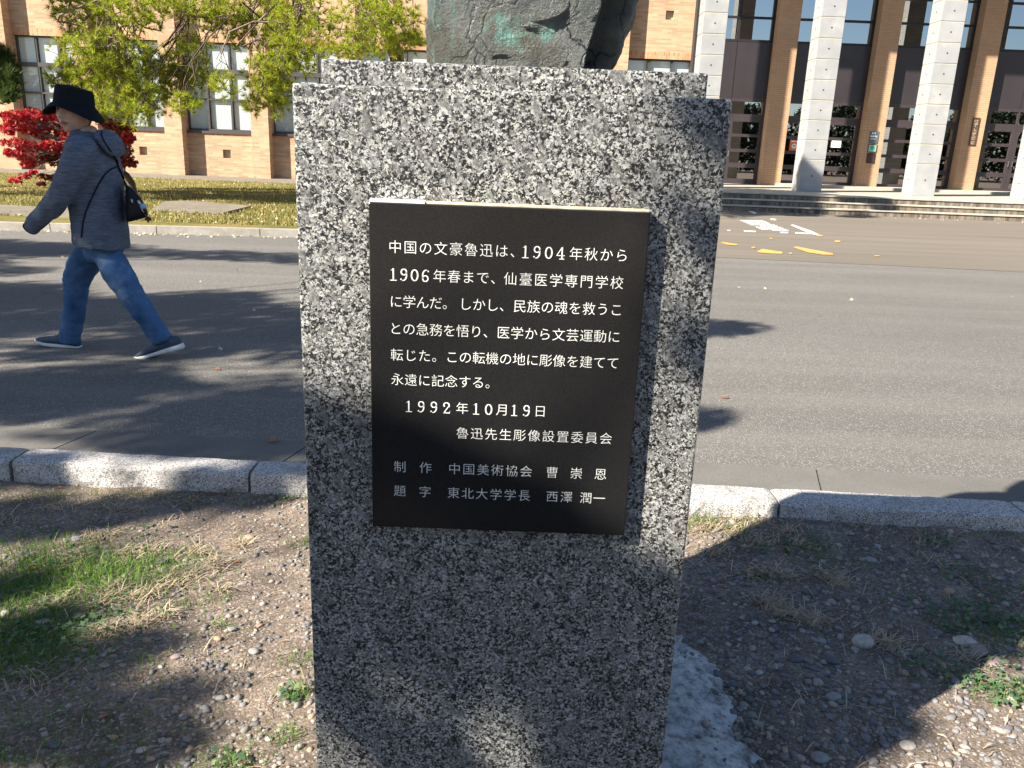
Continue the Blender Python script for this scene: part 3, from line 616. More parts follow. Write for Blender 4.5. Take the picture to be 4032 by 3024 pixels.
# ================================================================== PEDESTAL, PLAQUE, BRONZE
PF, PB = 1.28, 1.96
pxl, pxr = -0.2705 * PF, 0.2455 * PF; PT = 1.35 + 0.0665 * PF
ped = empty('pedestal', (0, 1.62, -0.06), 'black and white speckled granite pedestal carrying a black inscribed plaque', 'pedestal')
b = MB(); b.box(pxl, pxr, PF, PB, -0.12, PT, 0, 0.004); b.build('shaft', M['granite'], ped)
a, c = A(1262, 230, PF + .035), A(2791, 287, PF + .035)
b = MB(); b.box(a[0], c[0], PF + 0.035, PB - 0.035, PT - 0.01, a[2], 0, 0.004); b.build('cap_block', M['granite'], ped); CT = a[2]
PQ = PF - 0.024                                # face of the plaque
a, c = A(1400 + 60 / 1.1768, 740 + 66 / 1.1768, PQ), A(1400 + 1240 / 1.1768, 740 + 1612 / 1.1768, PQ)
q2 = A(1400 + 1368 / 1.1768, 740 + 112 / 1.1768, PQ)
QX0, QX1, QZ0, QZ1 = a[0], q2[0], c[2], a[2]
b = MB(); b.box(QX0, QX1, PQ, PF + 0.002, QZ0, QZ1, 0, 0.0018); plq = b.build('plaque', M['plaque'], ped)
b = MB(); xm = QX0 + 0.20 * (QX1 - QX0)
b.box(QX0 + .001, xm, PQ + .002, PF + .001, QZ1 + .0003, QZ1 + .0048, 0, .0008); b.box(xm + .001, QX1 - .001, PQ + .004, PF + .001, QZ1 + .0003, QZ1 + .0040, 1, .0008)
b.build('sealant', [M['swhite'], M['sealant']], ped)
# slab-serif digits drawn as strokes (unit em, x to 0.6)
def ring(cx, cy, rx, ry, t0, t1, wv, wh, n=22):
    o = []; i_ = []
    for t in np.linspace(t0, t1, n):
        wd = wv * abs(math.cos(t)) + wh * abs(math.sin(t)); ux, uy = math.cos(t), math.sin(t)
        o.append((cx + rx * ux + wd / 2 * ux, cy + ry * uy + wd / 2 * uy)); i_.append((cx + rx * ux - wd / 2 * ux, cy + ry * uy - wd / 2 * uy))
    return [[o[k], o[k + 1], i_[k + 1], i_[k]] for k in range(n - 1)]
def rect(x0, x1, y0, y1): return [[(x0, y0), (x1, y0), (x1, y1), (x0, y1)]]
def blob(cx, cy, r): return [[(cx + r * math.cos(t), cy + r * math.sin(t)) for t in np.linspace(0, 2 * np.pi, 13)[:-1]]]
TP = 2 * math.pi
D9 = ring(0.31, 0.53, 0.17, 0.17, 0, TP, .075, .045) + ring(0.25, 0.36, 0.235, 0.33, -1.75, 0.45, .08, .045) + blob(0.13, 0.10, 0.05)
GL = {'0': ring(0.31, 0.36, 0.20, 0.32, 0, TP, .085, .045), '9': D9, '6': [[(0.62 - x, 0.72 - y) for x, y in pl] for pl in D9],
      '1': rect(0.28, 0.37, 0.04, 0.72) + rect(0.12, 0.54, 0.0, 0.05) + [[(0.14, 0.60), (0.28, 0.62), (0.28, 0.72), (0.24, 0.66)]],
      '4': rect(0.36, 0.45, 0.04, 0.72) + rect(0.24, 0.56, 0.0, 0.05) + rect(0.06, 0.58, 0.20, 0.25) + [[(0.06, 0.25), (0.12, 0.25), (0.40, 0.66), (0.37, 0.72)]],
      '2': ring(0.31, 0.52, 0.18, 0.17, -0.6, 3.3, .08, .045) + blob(0.16, 0.47, 0.05) + [[(0.47, 0.44), (0.40, 0.44), (0.10, 0.04), (0.14, 0.0), (0.20, 0.04)]] + rect(0.10, 0.54, 0.0, 0.065) + [[(0.50, 0.06), (0.54, 0.06), (0.56, 0.16), (0.53, 0.16)]]}
deps = None
def glyph_mesh(ch):
    c_ = bpy.data.curves.new('glyph', 'FONT'); c_.body = ch; c_.size = 1; c_.resolution_u = 3; c_.offset = -0.009
    o = bpy.data.objects.new('glyph', c_); COL.objects.link(o); bpy.context.view_layer.update()
    ev = o.evaluated_get(bpy.context.evaluated_depsgraph_get()); me = ev.to_mesh()
    V = [(v.co.x, v.co.y) for v in me.vertices]; F = [tuple(p.vertices) for p in me.polygons]
    ev.to_mesh_clear(); bpy.data.objects.remove(o); bpy.data.curves.remove(c_); return V, F
gcache = {}
LINES = [[("中国の文豪魯迅は、", 1554, 2033, 969, 991), ("1904", 2068, 2207, 993, 1001), ("年秋から", 2266, 2446, 998, 1005)],
 [("1906", 1548, 1675, 1080, 1086), ("年春まで、", 1729, 1956, 1086, 1096), ("仙臺医学専門学校", 2008, 2427, 1099, 1114)],
 [("に学んだ。", 1558, 1766, 1188, 1194), ("しかし、", 1831, 1990, 1198, 1203), ("民族の魂を救うこ", 2045, 2425, 1205, 1222)],
 [("との急務を悟り、", 1556, 1926, 1292, 1305), ("医学から文芸運動に", 1980, 2415, 1310, 1331)],
 [("転じた。", 1561, 1724, 1396, 1402), ("この転機の地に彫像を建てて", 1778, 2411, 1406, 1432)],
 [("永遠に記念する。", 1563, 1934, 1493, 1509)],
 [("1992", 1609, 1758, 1600, 1606), ("年", 1818, 1818, 1606, 1606), ("10", 1874, 1924, 1610, 1612), ("月", 1976, 1976, 1613, 1613), ("19", 2024, 2073, 1617, 1618), ("日", 2125, 2125, 1620, 1620)],
 [("魯迅先生彫像設置委員会", 1819, 2383, 1703, 1729)],
 [("制", 1573, 1573, 1833, 1833), ("作", 1674, 1674, 1837, 1837), ("中国美術協会", 1788, 2069, 1843, 1858), ("曹", 2172, 2172, 1861, 1861), ("崇", 2267, 2267, 1867, 1867), ("恩", 2362, 2362, 1873, 1873)],
 [("題", 1573, 1573, 1929, 1929), ("字", 1672, 1672, 1934, 1934), ("東北大学学長", 1784, 2062, 1942, 1955), ("西澤", 2172, 2228, 1957, 1959), ("潤一", 2305, 2357, 1962, 1964)]]
for li, line in enumerate(LINES):
    b = MB(); yl = PQ - 0.0006
    zrow = np.mean([A((s[1] + s[2]) / 2, (s[3] + s[4]) / 2, PQ)[2] for s in line])
    for txt, xa, xb, ya, yb in line:
        for k, ch in enumerate(txt):
            t = k / max(1, len(txt) - 1); p = A(xa + (xb - xa) * t, ya + (yb - ya) * t, PQ)
            if ch in GL:
                sc = 0.0265
                for pl in GL[ch]: b.add([(p[0] + (x - 0.31) * sc * 0.92, yl - 0.0002, zrow + (y - 0.36) * sc) for x, y in pl], [tuple(range(len(pl)))])
                continue
            if ch not in gcache: gcache[ch] = glyph_mesh(ch)
            V, F = gcache[ch]; sc = 0.0218
            if not V: continue
            for dxo, dzo in ((0.0, 0.0),):
                b.add([(p[0] + (x - 0.463) * sc + dxo, yl - (0.0003 if dxo > 0 else 0), zrow + (y - 0.36) * sc + dzo) for x, y in V], F)
    me = bpy.data.meshes.new('inscription'); me.from_pydata(b.v, [], b.f); me.update(); me.materials.append(M['letter'])
    o = bpy.data.objects.new('inscription', me); COL.objects.link(o); o.parent = plq
# concrete footing showing beside the shaft
o = MB()
fp = [(0.30, 2.40), (0.44, 2.40), (0.53, 2.37), (0.585, 2.30), (0.62, 2.20), (0.66, 2.10), (0.685, 2.0), (0.69, 1.88), (0.665, 1.78), (0.68, 1.66), (0.64, 1.5), (0.66, 1.36), (0.58, 1.18), (0.30, 1.10)]
n_i = 26
cxm, cym = 0.30, 1.75; rings_ = []
for s_ in np.linspace(1, 0, 26) ** 1.0:
    row = []
    for k in range(len(fp)):
        for q in range(8):
            p = np.array(fp[k]) * (1 - q / 8) + np.array(fp[(k + 1) % len(fp)]) * (q / 8)
            x, y = cxm + (p[0] - cxm) * s_, cym + (p[1] - cym) * s_
            e_ = 0.020 * noise.fractal(Vector((x * 16, y * 16, 2)), 0.8, 2.1, 4) * s_; x += e_; y += e_ * 0.6
            z = -0.074 + 0.042 * min(1, (1 - s_) * 2.2) ** 0.9 - (0.02 if s_ == 1 else 0) + 0.010 * noise.fractal(Vector((x * 9, y * 9, 5)), 0.9, 2.0, 5)
            row.append((x, y, z))
    rings_.append(row)
o.loft(rings_, 0, True)
tag(o.build('concrete_footing', M['footing'], smooth=True), 'rough pale concrete footing spilling out beside the granite pedestal', 'footing')

# bronze bust: a rough-hewn mass that widens upward into shoulders and a head
def sm(a, b_, t): t = max(0, min(1, (t - a) / (b_ - a))); return t * t * (3 - 2 * t)
def bust_point(u, v):                           # u angle, v height fraction
    z = v * 0.74; th = u
    (b0, t0), (b1, t1) = ((A(1684, 245, 1.50)[0], A(1666, 0, 1.50)[0]), (A(2404, 268, 1.56)[0], A(2496, 0, 1.56)[0]))
    pr = [(0.0, b0, b1, 0.135), (0.115, t0, t1, 0.145), (0.25, t0 - .012, t1 + .035, 0.15), (0.36, -0.18, 0.215, 0.15), (0.42, -0.15, 0.185, 0.13), (0.455, -0.075, 0.10, 0.085), (0.49, -0.06, 0.075, 0.08), (0.53, -0.085, 0.095, 0.105), (0.62, -0.095, 0.105, 0.115), (0.69, -0.08, 0.09, 0.10), (0.73, -0.045, 0.055, 0.06), (0.74, -0.005, 0.005, 0.005)]
    for p, q in zip(pr, pr[1:]):
        if p[0] <= z <= q[0] + 1e-9:
            t = (z - p[0]) / max(1e-9, q[0] - p[0]); l, r, d = [p[i] + (q[i] - p[i]) * t for i in (1, 2, 3)]; break
    cx = (l + r) / 2; hx = (r - l) / 2
    e = 0.45 if z < 0.4 else 0.95
    ux = math.copysign(abs(math.cos(th)) ** e, math.cos(th)); uy = math.copysign(abs(math.sin(th)) ** e, math.sin(th))
    P = Vector((cx + hx * ux, 1.62 + d * uy, CT - 0.004 + z))
    if z < 0.44:
        f1 = noise.voronoi(P * 11.0 + Vector((3.1, 0, 1.2)))[0]
        dep = (f1[1] - f1[0]) * 0.5; amp = min(1, z / 0.02 + 0.3)
        nrm = Vector((ux, uy * 1.2, 0)).normalized()
        big = noise.noise(P * 7 + Vector((0, 5, 0))); med = noise.fractal(P * 22, 0.9, 2.0, 4)
        k = (0.003 * big + 0.0055 * med - 0.005 * max(0, 1 - dep * 9)) * amp
        if uy < 0 and -0.02 < P.z - CT < 0.30 and 0.60 < (P.x - l) / max(1e-6, r - l) : 
            s_ = (P.x - l) / (r - l); k -= 0.040 * sm(0.82, 0.87, s_) * (1 - sm(0.92, 1.0, s_))
        if uy < -0.25: k += 0.006 * sm(-0.02, 0.10, noise.noise(Vector((P.x * 9 + P.z * 3, 1.0, P.z * 9))) + 0.25 * noise.noise(P * 30)) * amp
        P += nrm * (k * (1.0 if uy < -0.15 else 0.6))
    return P
nu, nv = 320, 260; vs = [bust_point(2 * math.pi * i / nu, (j / nv) ** 1.25) for j in range(nv + 1) for i in range(nu)]
fc = np.array([(j * nu + i, j * nu + (i + 1) % nu, (j + 1) * nu + (i + 1) % nu, (j + 1) * nu + i) for j in range(nv) for i in range(nu)])
tag(link('bronze_bust', np_mesh('bronze_bust', np.array([tuple(p) for p in vs]), fc), M['bronze'], smooth=True), 'rough weathered bronze bust with green patina standing on the granite pedestal', 'statue')

# ================================================================== TREES
def rot_rand(n):
    q = rng.normal(size=(n, 4)); q /= np.linalg.norm(q, axis=1)[:, None]; a, b_, c_, d = q.T
    return np.stack([np.stack([1 - 2 * (c_ * c_ + d * d), 2 * (b_ * c_ - a * d), 2 * (b_ * d + a * c_)], 1), np.stack([2 * (b_ * c_ + a * d), 1 - 2 * (b_ * b_ + d * d), 2 * (c_ * d - a * b_)], 1), np.stack([2 * (b_ * d - a * c_), 2 * (c_ * d + a * b_), 1 - 2 * (b_ * b_ + c_ * c_)], 1)], 1)
def in_ball(n, shell=0.0):
    v = rng.normal(size=(n, 3)); v /= np.linalg.norm(v, axis=1)[:, None]; r = (shell ** 3 + (1 - shell ** 3) * rng.uniform(0, 1, n)) ** (1 / 3); return v * r[:, None]
def tufts(centres, rad, per, wd, updir):       # sprays of needles, each a thin triangle
    n = len(centres); N = n * per
    c = np.repeat(centres, per, 0); ax = np.repeat(updir, per, 0)
    d = rng.normal(size=(N, 3)); d /= np.linalg.norm(d, axis=1)[:, None]; d = d * 0.8 + ax * 0.75; d /= np.linalg.norm(d, axis=1)[:, None]
    ln = rad * rng.uniform(0.6, 1.15, N)[:, None] * np.repeat(rng.uniform(0.75, 1.2, n), per)[:, None]
    s = np.cross(d, rng.normal(size=(N, 3))); s /= np.linalg.norm(s, axis=1)[:, None]; s *= wd
    v = np.stack([c - s, c + s, c + d * ln], 1).reshape(-1, 3); f = np.arange(N * 3).reshape(-1, 3); return v, f
def limb(b, p, q, r0_, r1_, wob=0.12, n=9, seed=0, mi=0):
    p, q = Vector(p), Vector(q); L = (q - p).length; path = []; rad = []
    for k in range(n + 1):
        t = k / n; o = Vector((noise.noise(Vector((t * 3.1, seed, 1))), noise.noise(Vector((t * 3.1, seed, 5))), noise.noise(Vector((t * 3.1, seed, 9))))) * wob * L * math.sin(t * math.pi) * 1.6
        path.append(p.lerp(q, t) + o); rad.append(r0_ + (r1_ - r0_) * t ** 0.8)
    b.tube(path, rad, 7, mi); return path
def Z1(x, y, Y): return A(x / 1.8433, y / 1.8433, Y)
def Z5(x, y, Y): return A(1100 + x / 1.1957, y / 1.1957, Y)

pine = empty('pine_tree', (-2.6, 18.2, 0.05), 'sunlit yellow green pine hanging long needled branches before the brick wall', 'tree')
pb = []
for (x, y, rx, ry) in [(500, 40, 100, 80), (600, 130, 110, 90), (720, 60, 110, 80), (900, 60, 130, 70), (1120, 40, 160, 60), (1380, 50, 150, 60), (1600, 70, 130, 70), (1800, 60, 130, 70), (1020, 160, 90, 40),
        (620, 400, 140, 110), (780, 340, 170, 90), (560, 560, 120, 70), (720, 620, 160, 90), (980, 430, 170, 80), (1080, 570, 170, 100), (900, 720, 160, 90), (800, 830, 100, 50), (1290, 460, 120, 80), (1320, 630, 120, 90), (1450, 560, 80, 80), (1120, 740, 120, 70), (480, 600, 70, 50), (1000, 830, 70, 60), (930, 620, 140, 90), (680, 500, 140, 80),
        (1830, 300, 100, 60), (1990, 180, 120, 80), (2130, 330, 100, 70), (1950, 480, 100, 55), (1980, 620, 80, 70), (2020, 780, 50, 50), (1870, 700, 60, 60), (2120, 120, 110, 90), (2180, 470, 70, 50), (1900, 560, 80, 60), (1400, 330, 90, 50), (1560, 190, 110, 50), (1620, 620, 60, 60), (1340, 760, 70, 50), (1830, 770, 40, 40), (1700, 180, 90, 60)]:
    Y = 17.2 + rw.uniform(-1.1, 0.9); c = Z1(x, y, Y); s = Y / FPX / 1.8433; pb.append((c, rx * s, ry * s))
for (x, y, rx, ry) in [(100, 60, 100, 60), (230, 190, 110, 50), (400, 90, 110, 60), (440, 220, 100, 40), (560, 120, 90, 45), (600, 200, 70, 32), (60, 240, 60, 50), (10, 420, 40, 50), (340, 250, 90, 30), (500, 40, 90, 40), (640, 190, 40, 20)]:
    Y = 17.0 + rw.uniform(-0.8, 0.8); c = Z5(x, y, Y); s = Y / FPX / 1.1957; pb.append((c, rx * s, ry * s))
b = MB(); trunk = limb(b, (-2.6, 18.2, -0.05), (-2.9, 17.6, 10.2), 0.22, 0.06, 0.05, 16, 3); b.build('trunk', M['bark'], pine, True)
b = MB(); tc, tu = [], []
NODES = [Vector((-9.3, 17.0, 5.6)), Vector((-7.6, 16.8, 5.3)), Vector((-5.9, 17.2, 5.5)), Vector((-4.2, 17.0, 5.3)), Vector((-2.9, 17.3, 5.6))]
for k, nd in enumerate(NODES): limb(b, trunk[9 + k % 3], nd, 0.09, 0.05, 0.08, 10, k * 2.2)
for k, (c, rx, rz) in enumerate(pb):
    c = Vector(c); nd = min(NODES, key=lambda q: abs(q.x - c.x - 0.9)); rx *= 1.62; rz *= 1.55
    path = limb(b, nd, c, 0.028, 0.010, 0.22, 14, k * 1.7, k % 2)
    nt_ = int(22 + 330 * rx * rz); o = in_ball(nt_, 0.25) * np.array([rx, max(rx, rz) * 0.9, rz])
    pts = np.array(c)[None, :] + o
    tc.append(pts); up = np.array([0, -0.25, 0.55])[None, :] + o / max(rx, rz) * 0.8 + rng.normal(size=(nt_, 3)) * 0.35; tu.append(up / np.linalg.norm(up, axis=1)[:, None])
    for i in range(0, nt_, 9):
        st_ = path[rw.randint(9, 14)]; limb(b, st_, pts[i], 0.010, 0.004, 0.22, 6, k * 3.3 + i, rw.randint(0, 1))
b.build('branch', [M['bark'], M['twig']], pine, True)
v, f = tufts(np.concatenate(tc), 0.15, 32, 0.0048, np.concatenate(tu)); link('crown', np_mesh('crown', v, f), M['needle'], pine)
uc = []; b = MB()
for k in range(34):                            # higher crown, above the picture
    h = rw.uniform(4.9, 10.4); a_ = rw.uniform(0, 6.28); r_ = (11.2 - h) * rw.uniform(0.15, 0.55); c = np.array([-2.85 + r_ * math.cos(a_), 17.6 + r_ * math.sin(a_), h]); uc.append(c + in_ball(34) * np.array([0.75, 0.75, 0.35])); limb(b, trunk[min(16, int((h - .6) / 10.2 * 16))], c, 0.05, 0.015, 0.1, 7, k)
for (x, y, z, r_) in [(8.75, 25.3, .55, .45), (8.55, 25.3, .95, .3), (9.1, 25.3, .5, .35), (8.0, 23.4, .47, .8), (6.8, 22.9, .4, .8), (9.3, 23.0, .4, .5), (6.0, 22.0, .1, .8), (7.4, 22.3, .15, .7), (5.0, 23.5, .4, .9), (8.8, 21.7, 0, .45), (5.8, 21.1, 0, .6), (7.2, 21.4, 0, .5), (6.6, 24.2, .47, .8), (8.2, 24.6, .47, .6), (9.8, 22.6, .3, .35)]:
    c = np.array([x, y, z]) - LD * 13.0; n_ = int(60 + 230 * r_ * r_); uc.append(c + in_ball(n_) * r_ * 0.85); limb(b, trunk[min(16, int((c[2] - .6) / 10.2 * 16))], c, 0.05, 0.012, 0.06, 9, x)
uc = np.concatenate(uc); v, f = tufts(uc, 0.30, 26, 0.012, np.tile(np.array([[0, 0, 1.0]]), (len(uc), 1))); b.build('upper_branch', M['bark'], pine, True); link('upper_crown', np_mesh('upper_crown', v, f), M['needle'], pine)

pine2 = empty('pine_tree', (-12.4, 16.6, 0.05), 'dark green conifer cut off by the left edge above the red maple', 'tree')
b = MB(); tk = limb(b, (-12.4, 16.6, -0.05), (-12.5, 16.5, 7.5), 0.2, 0.05, 0.04, 10, 8); b.build('trunk', M['bark'], pine2, True)
tc = []; b = MB()
for (x, y, rx, ry) in [(20, 420, 70, 80), (60, 520, 70, 90), (40, 640, 80, 90), (90, 600, 50, 110), (-60, 480, 120, 150), (-90, 650, 120, 120), (70, 720, 60, 40)]:
    Y = 16.3 + rw.uniform(-.5, .5); c = Z1(x, y, Y); s = Y / FPX / 1.8433; n_ = int(20 + 900 * rx * s * ry * s); tc.append(c + in_ball(n_) * np.array([rx * s, rx * s, ry * s])); limb(b, tk[5], c, 0.04, 0.015, 0.1, 7, x)
for k in range(22):
    h = rw.uniform(3.4, 7.6); a_ = rw.uniform(0, 6.28); r_ = (8.4 - h) * rw.uniform(0.1, 0.42); c = np.array([-12.6 + r_ * math.cos(a_), 16.5 + r_ * math.sin(a_), h]); tc.append(c + in_ball(40) * np.array([0.6, 0.6, 0.4])); limb(b, tk[min(10, int(h / 7.5 * 9))], c, 0.04, 0.012, 0.1, 6, k + 70)
b.build('branch', M['bark'], pine2, True); tc = np.concatenate(tc)
v, f = tufts(tc, 0.18, 30, 0.006, np.tile(np.array([[0, 0, 1.0]]), (len(tc), 1))); link('crown', np_mesh('crown', v, f), M['needle2'], pine2)

# red maple on the lawn: star-shaped leaf clusters
maple = empty('maple_tree', (-9.0, 19.3, 0.06), 'low spreading maple with bright red autumn leaves on the lawn', 'tree')
def leaves(centres, size, flat=0.35, lobes=5):
    n = len(centres); ang = np.linspace(0, 2 * np.pi, 2 * lobes + 1)[:-1]; rad = np.where(np.arange(2 * lobes) % 2 == 0, 1.0, 0.45)
    pol = np.stack([np.cos(ang) * rad, np.sin(ang) * rad, np.zeros(2 * lobes)], 1)
    Rm = rot_rand(n); nz = np.array([0, 0, 1.0]); 
    nor = Rm[:, 2] * flat + nz * (1 - flat); nor /= np.linalg.norm(nor, axis=1)[:, None]; t = np.cross(nor, Rm[:, 0]); t /= np.linalg.norm(t, axis=1)[:, None]; bb = np.cross(nor, t)
    sz = size * rng.uniform(0.6, 1.25, n)
    v = centres[:, None, :] + (pol[None, :, 0, None] * t[:, None, :] + pol[None, :, 1, None] * bb[:, None, :]) * sz[:, None, None]
    v = np.concatenate([centres[:, None, :], v], 1).reshape(-1, 3); m_ = 2 * lobes
    base = np.arange(n)[:, None, None] * (m_ + 1); tri = np.array([[0, 1 + i, 1 + (i + 1) % m_] for i in range(m_)])[None]
    return v, (base + tri).reshape(-1, 3)
b = MB(); mt = limb(b, (-9.0, 19.3, -0.05), (-9.2, 19.2, 1.35), 0.09, 0.06, 0.2, 8, 2); b.build('trunk', M['bark'], maple, True)
mr, mb_ = [], []; b = MB()
for (x, y, rx, ry, kind) in [(110, 845, 90, 45, 0), (240, 840, 110, 55, 0), (380, 860, 90, 60, 0), (70, 930, 60, 60, 0), (200, 930, 100, 40, 0), (330, 960, 100, 55, 0), (450, 930, 70, 70, 0), (130, 1040, 110, 35, 0), (260, 1060, 80, 30, 0), (400, 1060, 90, 45, 0), (170, 1120, 110, 38, 0), (220, 1185, 70, 28, 0), (60, 1110, 30, 30, 0), (340, 1130, 80, 40, 1), (430, 1170, 90, 45, 1), (460, 1090, 60, 50, 1),
        (110, 1305, 48, 22, 0), (190, 1275, 45, 20, 0), (240, 1250, 30, 14, 0), (330, 1285, 70, 22, 1), (300, 1335, 30, 14, 1), (60, 850, 40, 30, 0), (520, 1000, 70, 90, 0), (560, 900, 80, 60, 0), (640, 1000, 80, 80, 1),
        (760, 890, 60, 30, 1), (830, 910, 70, 40, 1), (920, 930, 60, 35, 1), (880, 1000, 80, 60, 1), (930, 1000, 55, 40, 0), (880, 1090, 80, 50, 1), (920, 1170, 75, 42, 1), (840, 1180, 60, 50, 1), (780, 1050, 70, 100, 1), (960, 1190, 40, 20, 1)]:
    Y = 19.2 + rw.uniform(-.55, .55); c = Z1(x, y, Y); s = Y / FPX / 1.8433; n_ = int(40 + 3600 * rx * s * ry * s)
    pts = c + in_ball(n_) * np.array([rx * s, rx * s, ry * s]); (mr if kind == 0 else mb_).append(pts)
    pth = limb(b, mt[5], c, 0.022, 0.007, 0.2, 9, x * 0.37)
    for i in range(0, n_, 30): limb(b, pth[6], pts[i], 0.007, 0.003, 0.15, 4, i + x)
b.build('branch', [M['twig']], maple, True)
v, f = leaves(np.concatenate(mr), 0.052, 0.75); link('crown', np_mesh('crown', v, f), M['maple'], maple)
v, f = leaves(np.concatenate(mb_), 0.050, 0.75); link('brown_crown', np_mesh('brown_crown', v, f), M['maple2'], maple)

# tall trees to the left and behind the photographer: their crowns throw the dappled shade
shade = []                                     # (point that lies in shade, distance back towards the sun, radius)
def sp(P, L, r): shade.append((np.array(P) - LD * L, r))
def onped(x, y, r, L=7.5): sp(A(x * K, y * K, PF), L, r * K * PF / FPX)
for (x, y, r) in [(660, 960, 70), (720, 1030, 80), (800, 1060, 90), (880, 1130, 90), (960, 1110, 80), (1040, 1180, 90), (700, 1180, 110), (840, 1240, 110), (980, 1270, 110), (1120, 1260, 90), (1210, 1270, 80), (1300, 1300, 80), (1400, 1330, 80), (1480, 1310, 60), (1080, 1370, 100), (1230, 1390, 100), (1360, 1420, 90), (720, 1330, 90), (860, 1370, 90), (1440, 1450, 80), (1330, 1540, 90), (1430, 1580, 80), (1270, 1630, 80), (960, 1390, 60), (700, 1450, 60), (830, 1600, 60), (950, 1630, 60), (1120, 1110, 40), (1545, 262, 34), (1545, 520, 22), (1535, 770, 26)]:
    onped(x, y, r)
for (x, y, r) in [(690, 930, 50), (850, 1010, 70), (930, 1030, 70), (1010, 1060, 70), (1090, 1090, 60), (1180, 1140, 60), (800, 990, 60), (1270, 1200, 50), (880, 1060, 70), (1000, 1120, 80)]: onped(x, y, r)
def onground(x, y, r, L=9.0, z=-0.06): sp(GK(x, y, z), L, r)
for (x, y, r) in [(20, 1120, .16), (120, 1130, .13), (260, 1110, .14), (420, 1085, .12), (560, 1080, .12), (20, 1270, .09), (110, 1340, .08), (30, 1420, .12), (170, 1450, .11), (290, 1400, .08), (60, 1560, .15), (200, 1560, .13), (330, 1520, .09), (300, 1620, .09)]:
    onground(x, y, r)
for (x, y, r) in [(60, 1000, .10), (400, 1030, .09), (600, 1010, .12), (-120, 1000, .2)]: onground(x, y, r, 9.0, 0.05)
for k in range(270):                           # shade on the road, in streaks along the light
    X_, Y_ = rw.uniform(-9.5, 1.0), rw.uniform(3.3, 10.2)
    if X_ > 0.22 * Y_ - 0.55 or (Y_ > 9.8 and rw.random() < .5): continue
    if noise.noise(Vector((X_ * 0.16 + 3, Y_ * 0.75, 2.2))) > 0.22: continue
    sp((X_, Y_, 0), rw.uniform(8.5, 11), rw.uniform(0.34, 0.62))
for X_ in np.arange(-9, 0.6, 0.75): sp((X_, 9.75 + rw.uniform(-.12, .12), 0), 10.5, 0.42)
for (X_, Y_, r) in [(1.72, 6.55, .30), (1.45, 6.5, .36), (0.95, 4.12, .20)]: sp((X_, Y_, 0), 9.0, r)
for (dx, z, r) in [(-.3, .1, .28), (.3, .15, .28), (-.05, .45, .16), (.28, .95, .16)]: sp((-2.6 + dx, 5.06, z), 9.0, r)
for (X_, Y_, r) in [(-8.5, 21, .5), (-7, 21.6, .6), (-5.2, 21.5, .7), (-6, 19.6, .5), (-4.6, 19.2, .6), (-11, 20.5, .5), (-13, 20, .5)]: sp((X_, Y_, .05), 9.0, r)
for x in range(420, 690, 24):
    for y in (405, 411, 421, 427):
        if rw.random() < .8: onground(x + rw.uniform(-12, 12), y + x * .004, rw.uniform(.35, .6), 8.0, .06)
for k in range(26): sp((rw.uniform(-1.2, .7), rw.uniform(.3, 1.0), -.06), 9.0, rw.uniform(.2, .3))  # leaf clumps added to darken unseen soil and its bounce onto the pedestal
for k in range(46): sp((rw.uniform(-2.2, 1.6), rw.uniform(-6.0, 0.45), -.1), 9.0, rw.uniform(.35, .55))  # more added clumps, darkening the unseen ground mirrored in the plaque
TR = [(-8.9, -3.6), (-11.2, 0.2), (-13.6, 4.6), (-16.6, 13.5)]
grp = [[] for _ in TR]
for c, r in shade: grp[int(np.argmin([np.hypot(c[0] - t[0], c[1] - t[1]) for t in TR]))].append((c, r))
lbl = ['broad evergreen behind the photographer that shades the pedestal', 'broad evergreen left of the picture that shades the near kerb and road', 'broad evergreen left of the picture that shades the walking person', 'broad evergreen left of the picture that shades the far lawn']
for t, g_, lb in zip(TR, grp, lbl):
    e = empty('evergreen_tree', (t[0], t[1], -0.05), lb, 'tree')
    b = MB(); top = max([c[2] for c, r in g_] + [5]) + 0.3; tk = limb(b, (t[0], t[1], -0.1), (t[0] + .2, t[1] + .1, top), 0.16, 0.05, 0.03, 10, t[0]); b.build('trunk', M['bark'], e, True)
    b = MB(); cs = []
    for k, (c, r) in enumerate(g_):
        st_ = min(tk, key=lambda p: abs(p.z - (c[2] - 0.25 * np.hypot(c[0] - t[0], c[1] - t[1])))); limb(b, st_, c, 0.022, 0.006, 0.08, 6, k)
        n_ = int(170 + 2500 * r * r); cs.append(c + in_ball(n_, 0.0) * r * np.array([1, 1, 1.0]))
    b.build('branch', M['bark'], e, True); v, f = leaves(np.concatenate(cs), 0.052, 0.7, 3); link('crown', np_mesh('crown', v, f), M['canopy'], e)
# far-off wood behind the photographer: mirrored in the door glass and the plaque
n_ = 60000; cx = rng.uniform(-70, 70, n_); hz = rng.uniform(0, 1, n_) ** 0.8; hh = 7.5 + 2.5 * np.sin(cx * 0.35) + 1.5 * np.sin(cx * 0.9 + 1)
v, f = leaves(np.stack([cx, -42 + rng.uniform(-6, 6, n_), hz * hh], 1), 0.34, 0.8, 3)
M['farwood'] = plain('far_foliage', (0.020, 0.028, 0.012), 0.9, 0.4, 0.6)
tag(link('woodland', np_mesh('woodland', v, f), M['farwood']), kind='stuff')

